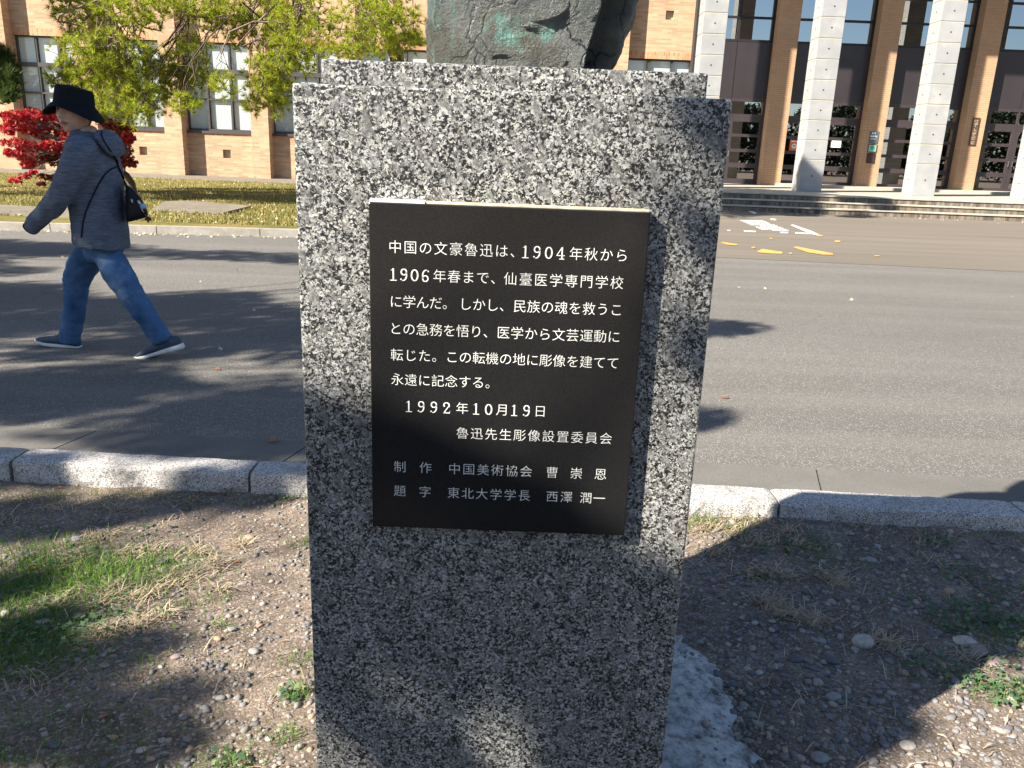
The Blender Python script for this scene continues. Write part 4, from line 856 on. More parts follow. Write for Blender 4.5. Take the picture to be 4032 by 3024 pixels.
# ================================================================== PERSON WALKING
PY = 5.06
def Q(x, y, dY=0.0): return A(x / 1.3825, 300 + y / 1.3825, PY + dY)
S3 = PY / FPX / 1.3825                          # metres per unit of these coordinates
person = empty('person', (-2.55, PY, 0), 'person in black bucket hat, heather blue fleece and jeans striding left across the road', 'person')
def remeshed(b, name, mats, vox, smooth_it, parent, wr=0.0, seed=0.0, wscale=(14, 14, 9)):
    o = b.build(name + '_raw', mats)
    mo = o.modifiers.new('r', 'REMESH'); mo.mode = 'VOXEL'; mo.voxel_size = vox; mo.use_smooth_shade = True
    ms = o.modifiers.new('s', 'SMOOTH'); ms.iterations = smooth_it; ms.factor = 0.5
    bpy.context.view_layer.update(); ev = o.evaluated_get(bpy.context.evaluated_depsgraph_get())
    me = bpy.data.meshes.new_from_object(ev); bpy.data.objects.remove(o); me.name = name
    if wr:
        co = [v.co.copy() for v in me.vertices]; no = [v.normal.copy() for v in me.vertices]
        for v, p, n_ in zip(me.vertices, co, no):
            q = Vector((p.x * wscale[0], p.y * wscale[1], p.z * wscale[2] + 0.8 * math.sin(p.x * 17)))
            v.co = p + n_ * (wr * noise.noise(q + Vector((seed, 0, 0))) + wr * 0.45 * noise.noise(q * 2.3))
    me.materials.clear()
    return link(name, me, mats, parent, True)
TR_ = [(300, 412, 540, .075), (325, 404, 572, .11), (350, 398, 592, .145), (385, 394, 606, .17), (440, 392, 618, .18), (520, 394, 638, .175), (620, 400, 650, .172), (720, 406, 662, .174), (820, 414, 674, .184), (890, 426, 680, .190), (926, 438, 682, .190)]
def tring(r, n=36):
    y, xl, xr, ry = r; c = Q((xl + xr) / 2, y); rx = (xr - xl) / 2 * S3; o = []
    for k in range(n):
        t = 2 * math.pi * k / n; cx, sy = math.cos(t), math.sin(t); e = 0.85
        o.append((c[0] + rx * math.copysign(abs(cx) ** e, cx), PY + ry * math.copysign(abs(sy) ** e, sy), c[2] - 0.018 * cx))
    return o
b = MB(); b.loft([tring(r) for r in TR_])
SL = [(462, 372, -.13, .080), (440, 420, -.185, .090), (405, 500, -.215, .086), (362, 590, -.225, .076), (322, 660, -.225, .069), (275, 715, -.215, .062), (220, 770, -.20, .056), (184, 808, -.19, .051), (165, 828, -.187, .050)]
b.tube([Q(x, y, d) for x, y, d, r in SL], [r for *_, r in SL], 16, up=(0, 1, 0))
SR = [(490, 380, .11, .075), (515, 470, .15, .080), (540, 580, .16, .068), (560, 690, .15, .058), (575, 780, .14, .050)]
b.tube([Q(x, y, d) for x, y, d, r in SR], [r for *_, r in SR], 14, up=(0, 1, 0))
CUFF = [(166, 827, -.187, .044), (160, 834, -.186, .042), (158, 836, -.186, .02)]
jacket = remeshed(b, 'jacket', [M['fleece']], 0.011, 5, person, 0.010, 3.0)
b = MB()                                        # hood lying on the back, and the collar
rg = []
for k, (x, y, rx, ry, rz) in enumerate([(535, 318, .02, .05, .018), (560, 324, .05, .10, .032), (590, 344, .062, .13, .046), (618, 374, .058, .13, .050), (638, 404, .042, .11, .040), (650, 428, .015, .05, .018)]):
    c = Q(x, y); rg.append([(c[0] + rx * 0.35 * math.cos(t), PY - .01 + ry * math.sin(t), c[2] + rz * math.cos(t)) for t in np.linspace(0, 2 * np.pi, 25)[:-1]])
b.loft(rg)
rg = []
for (x, y, rx, ry, tl) in [(482, 350, 112, .145, .02), (478, 330, 104, .130, .03), (474, 306, 96, .110, .042), (472, 296, 88, .098, .045), (472, 300, 74, .085, .04), (474, 330, 66, .075, .03)]:
    c = Q(x, y); rg.append([(c[0] + rx * S3 * math.cos(t), PY + ry * math.sin(t), c[2] + tl * math.cos(t)) for t in np.linspace(0, 2 * np.pi, 29)[:-1]])
b.loft(rg, 0, False)
rg2 = remeshed(b, 'hood', [M['fleece']], 0.008, 4, person, 0.006, 9.0)
def ontorso(x, y):
    for p, q in zip(TR_, TR_[1:]):
        if p[0] <= y <= q[0]:
            t = (y - p[0]) / (q[0] - p[0]); xl, xr, ry = [p[i] + (q[i] - p[i]) * t for i in (1, 2, 3)]; break
    u = max(-.98, min(.98, (x - (xl + xr) / 2) / ((xr - xl) / 2))); return Q(x, y, -ry * (1 - abs(u) ** (2 / .85)) ** (.85 / 2) - 0.010)
from mathutils.bvhtree import BVHTree
trees_ = [BVHTree.FromPolygons([v.co for v in o_.data.vertices], [tuple(p.vertices) for p in o_.data.polygons]) for o_ in (jacket, rg2)]
def onfleece(x, y, out=0.003):
    d = Vector(ray(x / 1.3825, 300 + y / 1.3825)).normalized(); best = None
    for t_ in trees_:
        h_ = t_.ray_cast(Vector(CAM), d)
        if h_[0] is not None and (best is None or h_[3] < best[3]): best = h_
    return best[0] + best[1] * out if best else Vector(Q(x, y, -.1))
def seam(pts, r):
    o = []
    for p, q in zip(pts, pts[1:]):
        for k in range(5): o.append(onfleece(p[0] + (q[0] - p[0]) * k / 5, p[1] + (q[1] - p[1]) * k / 5))
    return [o[max(0, i - 1)] * .25 + o[i] * .5 + o[min(len(o) - 1, i + 1)] * .25 for i in range(len(o))], r
b = MB()
for pts in ([(648, 494), (630, 495), (600, 508), (570, 535), (540, 580), (510, 640), (485, 695), (465, 745), (452, 800), (446, 850), (443, 885)], [(556, 300), (551, 322), (560, 345), (585, 385), (610, 420)]):
    p_, r_ = seam(pts, .0048); b.tube(p_, r_, 6)
b.tube([Q(x, y, d) for x, y, d, r in CUFF], [r for *_, r in CUFF], 16, up=(0, 1, 0))
b.build('trim', M['trim'], person, True)
b = MB()
LN = [(562, 905, -.01, 56), (590, 975, -.035, 72), (638, 1065, -.075, 78), (686, 1140, -.10, 72), (722, 1200, -.10, 67), (768, 1265, -.10, 63), (814, 1330, -.10, 58), (850, 1385, -.10, 56), (884, 1436, -.10, 55), (890, 1446, -.10, 50)]
b.tube([Q(x, y, d) for x, y, d, r in LN], [r * S3 for *_, r in LN], 18, up=(0, 1, 0))
LF = [(530, 905, .03, 62), (485, 980, .07, 84), (440, 1050, .095, 80), (414, 1120, .10, 70), (413, 1180, .10, 64), (408, 1250, .10, 60), (398, 1330, .10, 58), (385, 1400, .10, 57), (380, 1440, .10, 56), (379, 1450, .10, 52)]
b.tube([Q(x, y, d) for x, y, d, r in LF], [r * S3 for *_, r in LF], 18, up=(0, 1, 0))
rg = []
for (y, rx, ry) in [(870, 80, .10), (905, 92, .120), (950, 98, .13), (990, 86, .11), (1010, 55, .07)]:
    c = Q(562, y); rg.append([(c[0] + rx * S3 * math.cos(t), PY + ry * math.sin(t), c[2]) for t in np.linspace(0, 2 * np.pi, 25)[:-1]])
b.loft(rg)
remeshed(b, 'jeans', [M['denim']], 0.009, 4, person, 0.0065, 5.0, (9, 9, 26))
def shoe(heel, toe, dY, name, ankle):
    h, t = Q(*heel, dY), Q(*toe, dY); L = np.linalg.norm(t - h); d = (t - h) / L; nrm = np.array([-d[2], 0, d[0]]); nrm = nrm if nrm[2] > 0 else -nrm; sd_ = np.array([0, 1.0, 0])
    def sec(prof):
        rings = []
        for s_, wl, wr_, z0, z1, sq in prof:
            o_ = []
            for k in range(20):
                a_ = 2 * math.pi * k / 20; cx, cz = math.cos(a_), math.sin(a_); cx = math.copysign(abs(cx) ** sq, cx); cz = math.copysign(abs(cz) ** sq, cz)
                o_.append(h + d * L * s_ + sd_ * ((wl + wr_) / 2 * cx) + nrm * ((z0 + z1) / 2 + (z1 - z0) / 2 * cz))
            rings.append(o_)
        return rings
    sh = empty('shoe', tuple(h)); sh.parent = person; sh.location = Vector(h) - Vector(person.location)
    b = MB(); b.loft(sec([(0.0, .02, .02, .012, .030, .7), (0.01, .030, .030, .001, .036, .6), (0.25, .034, .034, 0.0, .034, .5), (0.5, .036, .036, .003, .028, .5), (0.75, .045, .045, 0.0, .024, .5), (0.93, .034, .034, .008, .028, .6), (1.0, .012, .012, .018, .030, .7)]))
    me = b.mesh('sole'); o1 = link('sole', me, M['sole'], None, True); o1.parent = sh; o1.matrix_parent_inverse = Matrix.Translation(-Vector(h))
    b = MB(); b.loft(sec([(0.02, .018, .018, .030, .075, .8), (0.06, .030, .030, .026, .090, .8), (0.18, .034, .034, .026, .100, .9), (0.32, .036, .036, .026, .098, .9), (0.45, .037, .037, .024, .088, .9), (0.6, .040, .040, .022, .072, .9), (0.78, .042, .042, .020, .056, .9), (0.92, .030, .030, .022, .045, .9), (0.985, .012, .012, .025, .034, .9)]))
    o2 = link('upper', b.mesh('upper'), M['shoe'], None, True); o2.parent = sh; o2.matrix_parent_inverse = Matrix.Translation(-Vector(h))
    b = MB()
    for k in range(4):
        s_ = 0.44 + k * 0.065; zt = .093 - k * .009; b.tube([h + d * L * s_ + sd_ * u_ + nrm * (zt - 0.35 * abs(u_)) for u_ in (-.022, 0, .022)], 0.0035, 5)
    o3 = link('lace', b.mesh('lace'), M['trim'], None, True); o3.parent = sh; o3.matrix_parent_inverse = Matrix.Translation(-Vector(h))
shoe((440, 1497), (192, 1452), .10, 'shoe', None)
shoe((1002, 1482), (742, 1549), -.10, 'shoe', None)
# head and neck
hc = Q(410, 205); CH = np.array([hc[0], PY - 0.01, hc[2]]); ha = R(80)
hf = np.array([-math.cos(ha), -math.sin(ha), 0.02]); hs = np.array([-math.sin(ha), math.cos(ha), 0]); hu = np.array([0, 0, 1.0])
def g2(a, s): return math.exp(-(a / s) ** 2)
def headp(th, ph, grow=0.0):
    f_, s_, u_ = math.cos(ph) * math.cos(th), math.cos(ph) * math.sin(th), math.sin(ph)
    F_, S_, U_ = f_ * 0.096, s_ * 0.079, u_ * 0.116
    if u_ < 0:
        S_ *= 1 - 0.26 * (-u_) ** 1.1
        if f_ < 0: F_ *= 1 - 0.35 * (-u_)
        else: F_ *= 1 + 0.10 * (-u_)
    if f_ > 0:
        fr = f_
        F_ += fr * (0.026 * g2(S_, .013) * (g2(U_ + .016, .016) + 0.35 * g2(U_ - .012, .02)) + 0.006 * g2(abs(S_) - .012, .007) * g2(U_ + .022, .008)
              - 0.010 * g2(abs(S_) - .032, .015) * g2(U_ - .020, .013) + 0.004 * g2(U_ - .042, .012) + 0.006 * g2(abs(S_) - .044, .02) * g2(U_ + .012, .022)
              + 0.007 * g2(S_, .024) * g2(U_ + .054, .014) - 0.004 * g2(S_, .024) * g2(U_ + .054, .0028) - 0.003 * g2(S_, .03) * g2(U_ + .072, .006) + 0.010 * g2(S_, .02) * g2(U_ + .092, .014)
              - 0.0035 * g2(abs(S_) - .034, .006) * g2(U_ + .042, .02))
    k = 1.10 * (1 + grow)
    return (F_ * k, S_ * k, U_ * k)
NL, NP = 150, 116; b = MB(); loc = [[headp(2 * math.pi * i / NL - math.pi, -math.pi / 2 + math.pi * j / NP) for i in range(NL)] for j in range(NP + 1)]
def hw(p): return CH + hf * p[0] + hs * p[1] + hu * p[2]
vs = [hw(p) for row in loc for p in row]; fs, ms = [], []
for j in range(NP):
    for i in range(NL):
        i2 = (i + 1) % NL; p = [q_ / 1.10 for q_ in loc[j][i]]; mi = 0
        if p[0] > 0.03:
            lipw = 0.024 - 0.0
            if abs(p[1]) < lipw and abs(p[2] + .054) < 0.0105 * (1 - (p[1] / lipw) ** 2) + .001: mi = 1
            if abs(p[1]) < 0.024 and abs(p[2] + .054) < 0.0024: mi = 2
            if abs(abs(p[1]) - .032) < .013 and abs(p[2] - .019) < .0035 * (1 - ((abs(p[1]) - .032) / .014) ** 2) + .0008: mi = 3
            if abs(abs(p[1]) - .033) < .019 and abs(p[2] - .040) < .004: mi = 4
        fs.append((j * NL + i, j * NL + i2, (j + 1) * NL + i2, (j + 1) * NL + i)); ms.append(mi)
b.add(vs, fs); b.m = ms
for sg in (-1, 1):                               # ears
    rg = []
    for q, (du, sc) in enumerate([(-.034, .15), (-.026, .6), (-.010, .85), (.008, 1.0), (.022, .95), (.031, .6), (.035, .15)]):
        rg.append([CH + hf * (-.008 - .006 * (du / .03) + .017 * sc * math.cos(t)) + hs * sg * (.0845 + .010 * sc * (1 + math.sin(t)) * .55 - .004 * math.cos(t)) + hu * (du - .002) for t in np.linspace(0, 2 * np.pi, 13)[:-1]])
    b.loft(rg)
nb = Q(485, 330); b.tube([CH + hu * -.045 - hf * .02, CH + hu * -.10 - hf * .028, np.array([nb[0], PY, nb[2]])], [(.050, .052), (.053, .055), (.07, .075)], 22, up=(0, 1, 0))
b.build('body', [M['skin'], M['lip'], M['mouth'], M['eye'], M['hair']], person, True)
b = MB(); NL2, NP2 = 90, 60
vs, keep = [], []
for j in range(NP2 + 1):
    for i in range(NL2):
        th, ph = 2 * math.pi * i / NL2 - math.pi, -math.pi / 2 + math.pi * j / NP2; p = headp(th, ph, 0.07 + 0.02 * noise.noise(Vector((th * 9, ph * 2, 0)))); vs.append(hw(p)); keep.append((p[2] > 0.045) or (p[0] < 0.0 and p[2] > -0.070 and not (p[0] > -0.035 and p[2] < 0.02)) or (p[0] < 0.02 and p[2] > 0.012 and abs(p[1]) > .05))
fs = [(j * NL2 + i, j * NL2 + (i + 1) % NL2, (j + 1) * NL2 + (i + 1) % NL2, (j + 1) * NL2 + i) for j in range(NP2) for i in range(NL2) if keep[j * NL2 + i] and keep[(j + 1) * NL2 + (i + 1) % NL2]]
b.add(vs, fs); b.build('hair', M['hair'], person, True)
bc = Q(409, 156); HB = np.array([bc[0], PY - .01, bc[2]]); tl = R(7.5)
ha_ = np.array([math.sin(tl), 0, math.cos(tl)]); hx = np.array([math.cos(tl), 0, -math.sin(tl)]); hy = np.array([0, 1.0, 0])
b = MB(); rg = []
for (r, z, dr) in [(.098, -.012, 0), (.110, -.008, 0), (.128, -.016, .1), (.148, -.030, .5), (.165, -.043, 1), (.1665, -.046, 1), (.165, -.042, 1), (.148, -.027, .5), (.128, -.011, .1), (.114, .0, 0), (.1145, .006, 0), (.1125, .008, 0), (.110, .04, 0), (.106, .072, 0), (.101, .090, 0), (.092, .097, 0), (.06, .100, 0), (.02, .101, 0), (.001, .101, 0)]:
    row = []
    for t in np.linspace(0, 2 * np.pi, 49)[:-1]:
        wv = dr * (-0.028 * math.cos(2 * t) - 0.008 + 0.004 * math.sin(3 * t + 1)) + 0.003 * noise.noise(Vector((math.cos(t) * 2, math.sin(t) * 2, z * 20)))
        row.append(HB + hx * r * math.cos(t) * 1.0 + hy * r * math.sin(t) * 0.97 + ha_ * (z + wv + (0.006 * math.cos(t) if z > .06 else 0) * -1))
    rg.append(row)
b.loft(rg); b.build('hat', M['hat'], person, True)
# shoulder bag
bag = empty('shoulder_bag', tuple(Q(740, 700, -.06)), 'small black shoulder bag with charms hanging behind the walking person', 'bag')
ol = [(682, 592), (705, 598), (735, 622), (768, 662), (793, 706), (806, 742), (804, 762), (786, 772), (745, 783), (705, 793), (688, 792), (683, 740), (681, 660)]
b = MB(); rg = []
for dy, s_ in [(-.085, .55), (-.078, .82), (-.055, .96), (-.02, 1.0), (.02, .98), (.05, .85), (.06, .55)]:
    cx, cy = 735, 705; rg.append([Q(cx + (x - cx) * s_, cy + (y - cy) * s_, dy) for x, y in ol])
b.loft(rg); b.build('pouch', M['bag'], bag, True)
b = MB(); b.tube([Q(690, 606, -.05)] + [onfleece(x, y, .006) for x, y in ((676, 580), (664, 550), (650, 518), (638, 486), (628, 458), (618, 432))], [(.009, .004)] * 7, 8); b.build('strap', M['bag'], bag, True)
b = MB(); c = Q(779, 708, -.080); b.tube([c + np.array([0, .012, 0]), c - np.array([0, .012, 0])], [.017, .015], 14, up=(1, 0, 0)); b.build('charm', M['charm'], bag, True)
b = MB(); c = Q(762, 690, -.088); b.tube([c, Q(770, 722, -.088), Q(790, 752, -.075), Q(803, 768, -.04)], .003, 6); b.tube([Q(716, 668, -.09), Q(722, 690, -.092)], .006, 6); b.tube([Q(752, 676, -.088), Q(764, 700, -.09)], .008, 6); b.build('chain', M['silver'], bag, True)
b = MB(); b.tube([Q(802, 764, -.04), Q(805, 772, -.04), Q(806, 782, -.04), Q(807, 795, -.04)], [.006, .018, .020, .012], 12); b.build('tassel', M['pom'], bag, True)

# ================================================================== STONES, GRAVEL, GRASS, LEAVES
def ico(sub):
    bm = bmesh.new(); bmesh.ops.create_icosphere(bm, subdivisions=sub, radius=1); bm.verts.index_update()
    v = np.array([tuple(x.co) for x in bm.verts]); f = np.array([[x.index for x in q.verts] for q in bm.faces]); bm.free(); return v, f
SZ = lambda xs, ys: np.array([soil_z(x, y) for x, y in zip(xs, ys)])
iv, if_ = ico(3)
def outside_ped(x, y): return ~((x > pxl - .02) & (x < pxr + .02) & (y > PF - .02) & (y < PB + .02))
# individual stones: photo position (2212-wide), width in those pixels, height ratio, material, label
STONES = [(1865, 1384, 54, .75, 'st_pale', 'large pale dome shaped stone half sunk in the shaded gravel'), (2105, 1398, 62, .35, 'st_mauve', 'long flat mauve stone in the weeds at the right edge'), (2085, 1382, 55, .4, 'st_pale', 'pale flat stone leaning against the long mauve stone'), (2155, 1425, 60, .4, 'st_mauve', 'brownish flat stone below the weeds at the right edge'),
 (1800, 1505, 42, .45, 'st_grey', 'smooth grey oval stone lying beside the concrete footing'), (1720, 1418, 40, .4, 'st_dark', 'dark oval stone just left of the large dome stone') , (1580, 1482, 34, .55, 'st_dark', 'dark grey stone at the edge of the concrete footing'), (1490, 1475, 32, .6, 'st_dark', 'dark stone touching the lower right of the pedestal'), (1475, 1535, 28, .6, 'st_grey', 'grey pebble beside the tan pebble under the pedestal edge'), (1500, 1532, 22, .7, 'st_tan', 'tan rounded pebble under the pedestal edge'),
 (1748, 1280, 36, .45, 'st_dark', 'dark flat oval stone behind the dry grass tuft'), (1880, 1215, 28, .55, 'st_grey', 'grey rounded stone in the middle of the shaded gravel'), (2050, 1278, 26, .8, 'st_tan', 'brown upright stone among weeds on the right'), (1560, 1218, 22, .5, 'st_mauve', 'mauve flat stone close behind the pedestal shaft'), (1700, 1235, 24, .6, 'st_grey', 'grey round stone between two dry grass tufts'), (1640, 1452, 20, .6, 'st_pale', 'small whitish stone right of the footing'), (1795, 1420, 40, .5, 'st_dark', 'dark stone in the open gravel below the dome stone'),
 (1630, 1345, 16, .7, 'st_pale', 'white egg shaped pebble among the dark gravel'), (1960, 1612, 42, .4, 'st_pale', 'flat pale stone in the sunlit patch at the lower right'), (2180, 1480, 24, .6, 'st_mauve', 'pinkish stone in the sunlit patch at the right edge'), (1770, 1640, 44, .5, 'st_grey', 'pale grey stone at the bottom edge right of the footing'),
 (548, 1400, 28, .55, 'st_grey', 'grey blue egg shaped stone lying on the brown soil'), (1186 - 590, 1410, 0, .5, 'st_tan', ''), (500, 1355, 24, .5, 'st_grey', 'flat grey stone on the dry soil left of the pedestal'), (170, 1330, 26, .7, 'st_pale', 'pale pointed stone in the green grass patch'), (348, 1215, 26, .55, 'st_dark', 'dark grey stone in the shade among dry stalks'), (165, 1165, 26, .5, 'st_grey', 'bluish stone in the grass near the kerb'), (355, 1228, 20, .5, 'st_grey', ''),
 (90, 1340, 30, .5, 'st_pale', 'pale brown stone beside the green leaves on the left'), (10, 1322, 26, .6, 'st_pale', 'whitish stone cut by the left edge'), (600, 1190, 0, .5, 'st_tan', ''), (538, 1160, 24, .45, 'st_tan', 'reddish brown flat stone on the sunlit soil near the kerb'), (476, 1500, 26, .6, 'st_grey', 'grey stone with a dark chip at the lower left of the pedestal'), (440, 1520, 24, .6, 'st_grey', 'grey cracked pebble beside the chipped stone'), (395, 1540, 26, .5, 'st_dark', 'dark slate pebble on the shaded soil'),
 (380, 1420, 26, .5, 'st_mauve', 'pinkish stone on the soil by the dry grass'), (240, 1405, 24, .5, 'st_tan', 'tan stone at the edge of the grass patch'), (225, 1438, 24, .5, 'st_grey', 'round blue grey pebble at the lower end of the grass patch'), (305, 1612, 26, .45, 'st_pale', 'pale flat stone near the bottom edge on the left'), (325, 1630, 24, .5, 'st_tan', 'tan stone pressed against the pale flat stone'), (580, 1592, 20, .7, 'st_pale', 'pale upright pebble on the sunlit soil by the pedestal'), (245, 1585, 22, .7, 'st_tan', 'tan leaning pebble near the bottom left'),
 (118, 1605, 30, .4, 'st_dark', 'bluish slate in the shaded grass at the bottom left'), (80, 1655, 40, .4, 'st_mauve', 'mauve flat stone at the bottom edge on the left'), (470, 1375, 22, .6, 'st_tan', 'orange tan pebble on the sunlit soil'), (560, 1485, 0, .5, 'st_tan', '')]
for k, (x, y, wpx, hr, mt_, lb) in enumerate(STONES):
    if not wpx or not lb: continue
    p = GK(x, y, -.055); r = wpx / 2 * K * p[1] * 1.02 / FPX * 1.03
    v = iv.copy(); v = v * (1 + 0.10 * np.array([noise.noise(Vector(tuple(q * 1.3 + k * 3.1))) for q in v]))[:, None]; v = np.sign(v) * np.abs(v) ** 0.92
    a_ = rw.uniform(-.5, .5); v = v * np.array([1, rw.uniform(.62, .85), hr * .8]); c_, s_ = math.cos(a_), math.sin(a_)
    v = np.stack([v[:, 0] * c_ - v[:, 1] * s_, v[:, 0] * s_ + v[:, 1] * c_, v[:, 2]], 1) * r
    o = link('stone', np_mesh('stone', v, if_), M[mt_], None, True); o.location = (p[0], p[1], soil_z(p[0], p[1]) + r * hr * .38); tag(o, lb, 'stone', 'stones lying on the bare soil')
# gravel: too many to count
iv1, if1 = ico(2)
def gravel(n, xs, ys, r):
    q = rng.normal(size=(n, 42, 3)) * 0.10; v = iv1[None] * (1 + q[..., :1]); sc = np.stack([rng.uniform(.8, 1.3, n), rng.uniform(.6, 1.0, n), rng.uniform(.35, .75, n)], 1); v = v * sc[:, None, :]
    a_ = rng.uniform(0, 6.28, n); c_, s_ = np.cos(a_)[:, None], np.sin(a_)[:, None]
    v = np.stack([v[..., 0] * c_ - v[..., 1] * s_, v[..., 0] * s_ + v[..., 1] * c_, v[..., 2]], 2) * r[:, None, None]
    z = SZ(xs, ys) + r * 0.12; v = v + np.stack([xs, ys, z], 1)[:, None, :]
    return v.reshape(-1, 3), (np.arange(n)[:, None, None] * 42 + if1[None]).reshape(-1, 3)
n_ = 26000; ys = rng.uniform(0.95, 3.0, n_); xs = rng.uniform(-.78, .78, n_) * (ys + .25)
dens = np.array([0.5 + 0.9 * noise.noise(Vector((x * 1.6, y * 1.6, 3))) + (0.55 if x > 0.25 else 0.35 if x > -0.9 else 0.0) for x, y in zip(xs, ys)])
ok = (rng.uniform(0, 1, n_) < dens) & outside_ped(xs, ys) & (ys < KY(xs) - .01); xs, ys = xs[ok], ys[ok]
r = (0.0022 + 0.012 * rng.uniform(0, 1, len(xs)) ** 4.0) * np.where(xs < 0, 0.8, 1.0); v, f = gravel(len(xs), xs, ys, r)
n2 = 260; u_ = rng.uniform(0, 1, n2); fx_ = 0.33 + 0.33 * rng.uniform(0, 1, n2) ** 0.8; fy_ = rng.uniform(1.2, 2.3, n2)
gz = SZ; SZ = lambda xs, ys: np.full(len(xs), -.040); v2, f2 = gravel(n2, fx_, fy_, 0.003 + 0.009 * rng.uniform(0, 1, n2) ** 3); SZ = gz
f = np.concatenate([f, f2 + len(v)]); v = np.concatenate([v, v2])
tag(link('gravel', np_mesh('gravel', v, f), M['pebble'], None, True), kind='stuff')
# green grass, sparse and in patches
def patch(cx, cy, sx, sy, n): return rng.normal(cx, sx, n), rng.normal(cy, sy, n)
gxs, gys = [], []
for (x, y, sx, sy, n_) in [(60, 1260, .18, .14, 2000), (150, 1210, .2, .09, 1000), (30, 1330, .15, .11, 1200), (200, 1250, .14, .09, 900), (20, 1400, .12, .08, 900), (260, 1230, .16, .05, 500), (60, 1400, .14, .10, 500), (120, 1440, .2, .06, 350), (60, 1180, .2, .08, 300), (260, 1270, .10, .08, 260), (360, 1205, .10, .05, 200), (80, 1080, .2, .04, 160), (300, 1080, .25, .03, 160), (640, 1490, .025, .02, 90), (655, 1420, .03, .02, 60), (610, 1590, .03, .03, 90), (490, 1640, .05, .03, 110), (470, 1655, .04, .02, 80), (440, 1300, .08, .05, 60), (480, 1350, .03, .02, 40), (640, 1080, .06, .03, 120), (655, 1175, .03, .03, 60), (1560, 1120, .05, .02, 260), (1520, 1115, .04, .02, 200), (1620, 1125, .05, .02, 180), (1510, 1140, .04, .03, 160), (1590, 1150, .06, .03, 120), (1690, 1185, .1, .03, 90), (1780, 1215, .08, .04, 90), (2190, 1490, .05, .04, 200), (2195, 1380, .08, .06, 160), (1520, 1500, .01, .01, 20), (1650, 1250, .03, .02, 30), (100, 1560, .2, .05, 260), (60, 1640, .15, .03, 200)]:
    p = GK(x, y, -.055); a_, c_ = patch(p[0], p[1], sx, sy, n_); gxs.append(a_); gys.append(c_)
gxs, gys = np.concatenate(gxs), np.concatenate(gys); ok = outside_ped(gxs, gys) & (gys < KY(gxs) - .005) & (gys > .8); gxs, gys = gxs[ok], gys[ok]
v, f = blades(len(gxs), gxs, gys, SZ(gxs, gys) - .002, 0.032, 0.0011, 1.0); tag(link('grass', np_mesh('grass', v, f), M['grass']), kind='stuff')
# dry straw tufts and loose stalks
txs, tys = [], []
for (x, y, s_, n_) in [(420, 1010 + 50, .05, 40), (250, 1105, .05, 60), (300, 1110, .03, 30), (420, 1090, .03, 30), (205, 1165, .05, 80), (240, 1155, .03, 40), (285, 1195, .04, 60), (340, 1185, .03, 30), (150, 1215, .06, 80), (240, 1280, .05, 60), (210, 1305, .05, 70), (300, 1290, .05, 80), (350, 1265, .06, 90), (400, 1245, .06, 80), (460, 1220, .05, 90), (420, 1190, .05, 70), (520, 1175, .04, 60), (350, 1330, .04, 70), (300, 1350, .04, 60), (240, 1368, .045, 90), (200, 1378, .04, 60), (120, 1300, .07, 60), (480, 1270, .03, 40),
        (1700, 1165, .05, 80), (1730, 1190, .04, 60), (1640, 1180, .06, 60), (1545, 1195, .05, 80), (1640, 1235, .05, 90), (1700, 1245, .05, 80), (1790, 1245, .05, 90), (1810, 1265, .04, 60), (1660, 1300, .055, 110), (1700, 1325, .06, 120), (1760, 1335, .05, 110), (1905, 1380, .045, 90), (1935, 1395, .04, 60), (1620, 1140, .08, 80), (1520, 1150, .06, 120), (1590, 1160, .06, 100), (1980, 1180, .06, 50), (2020, 1220, .06, 60), (1850, 1150, .06, 40), (2050, 1180, .06, 40), (2100, 1420, .06, 40), (60, 1480, .1, 60), (150, 1100, .15, 90), (-20, 1130, .1, 60)]:
    p = GK(x, y, -.055); a_, c_ = patch(p[0], p[1], s_ * .55, s_ * .4, n_); txs.append(a_); tys.append(c_)
lx = rng.uniform(-2.2, 2.2, 1100); ly = rng.uniform(1.1, 2.95, 1100); txs.append(lx); tys.append(ly)
txs, tys = np.concatenate(txs), np.concatenate(tys); ok = outside_ped(txs, tys) & (tys < KY(txs) - .01); txs, tys = txs[ok], tys[ok]
def stalks(xs, ys, ln, wd):
    n = len(xs); a_ = rng.uniform(0, 6.28, n) * 0.6 + rng.choice([0, np.pi], n) + .3; L_ = ln * rng.uniform(.4, 1.4, n); el = rng.uniform(0.02, 0.5, n)
    d = np.stack([np.cos(a_) * np.cos(el), np.sin(a_) * np.cos(el), np.sin(el)], 1); s_ = np.stack([-np.sin(a_), np.cos(a_), np.zeros(n)], 1) * wd; z = SZ(xs, ys) + .003; p = np.stack([xs, ys, z], 1); e = p + d * L_[:, None]; mid = p + d * L_[:, None] * .5 + np.array([0, 0, .006])
    v = np.stack([p - s_, p + s_, mid + s_, mid - s_, e], 1).reshape(-1, 3); k = np.arange(n)[:, None] * 5
    return v, np.concatenate([k + np.array([[0, 1, 2]]), k + np.array([[0, 2, 3]]), k + np.array([[3, 2, 4]])], 1).reshape(-1, 3)
v, f = stalks(txs, tys, 0.055, 0.0013); tag(link('dry_grass', np_mesh('dry_grass', v, f), M['straw']), kind='stuff')
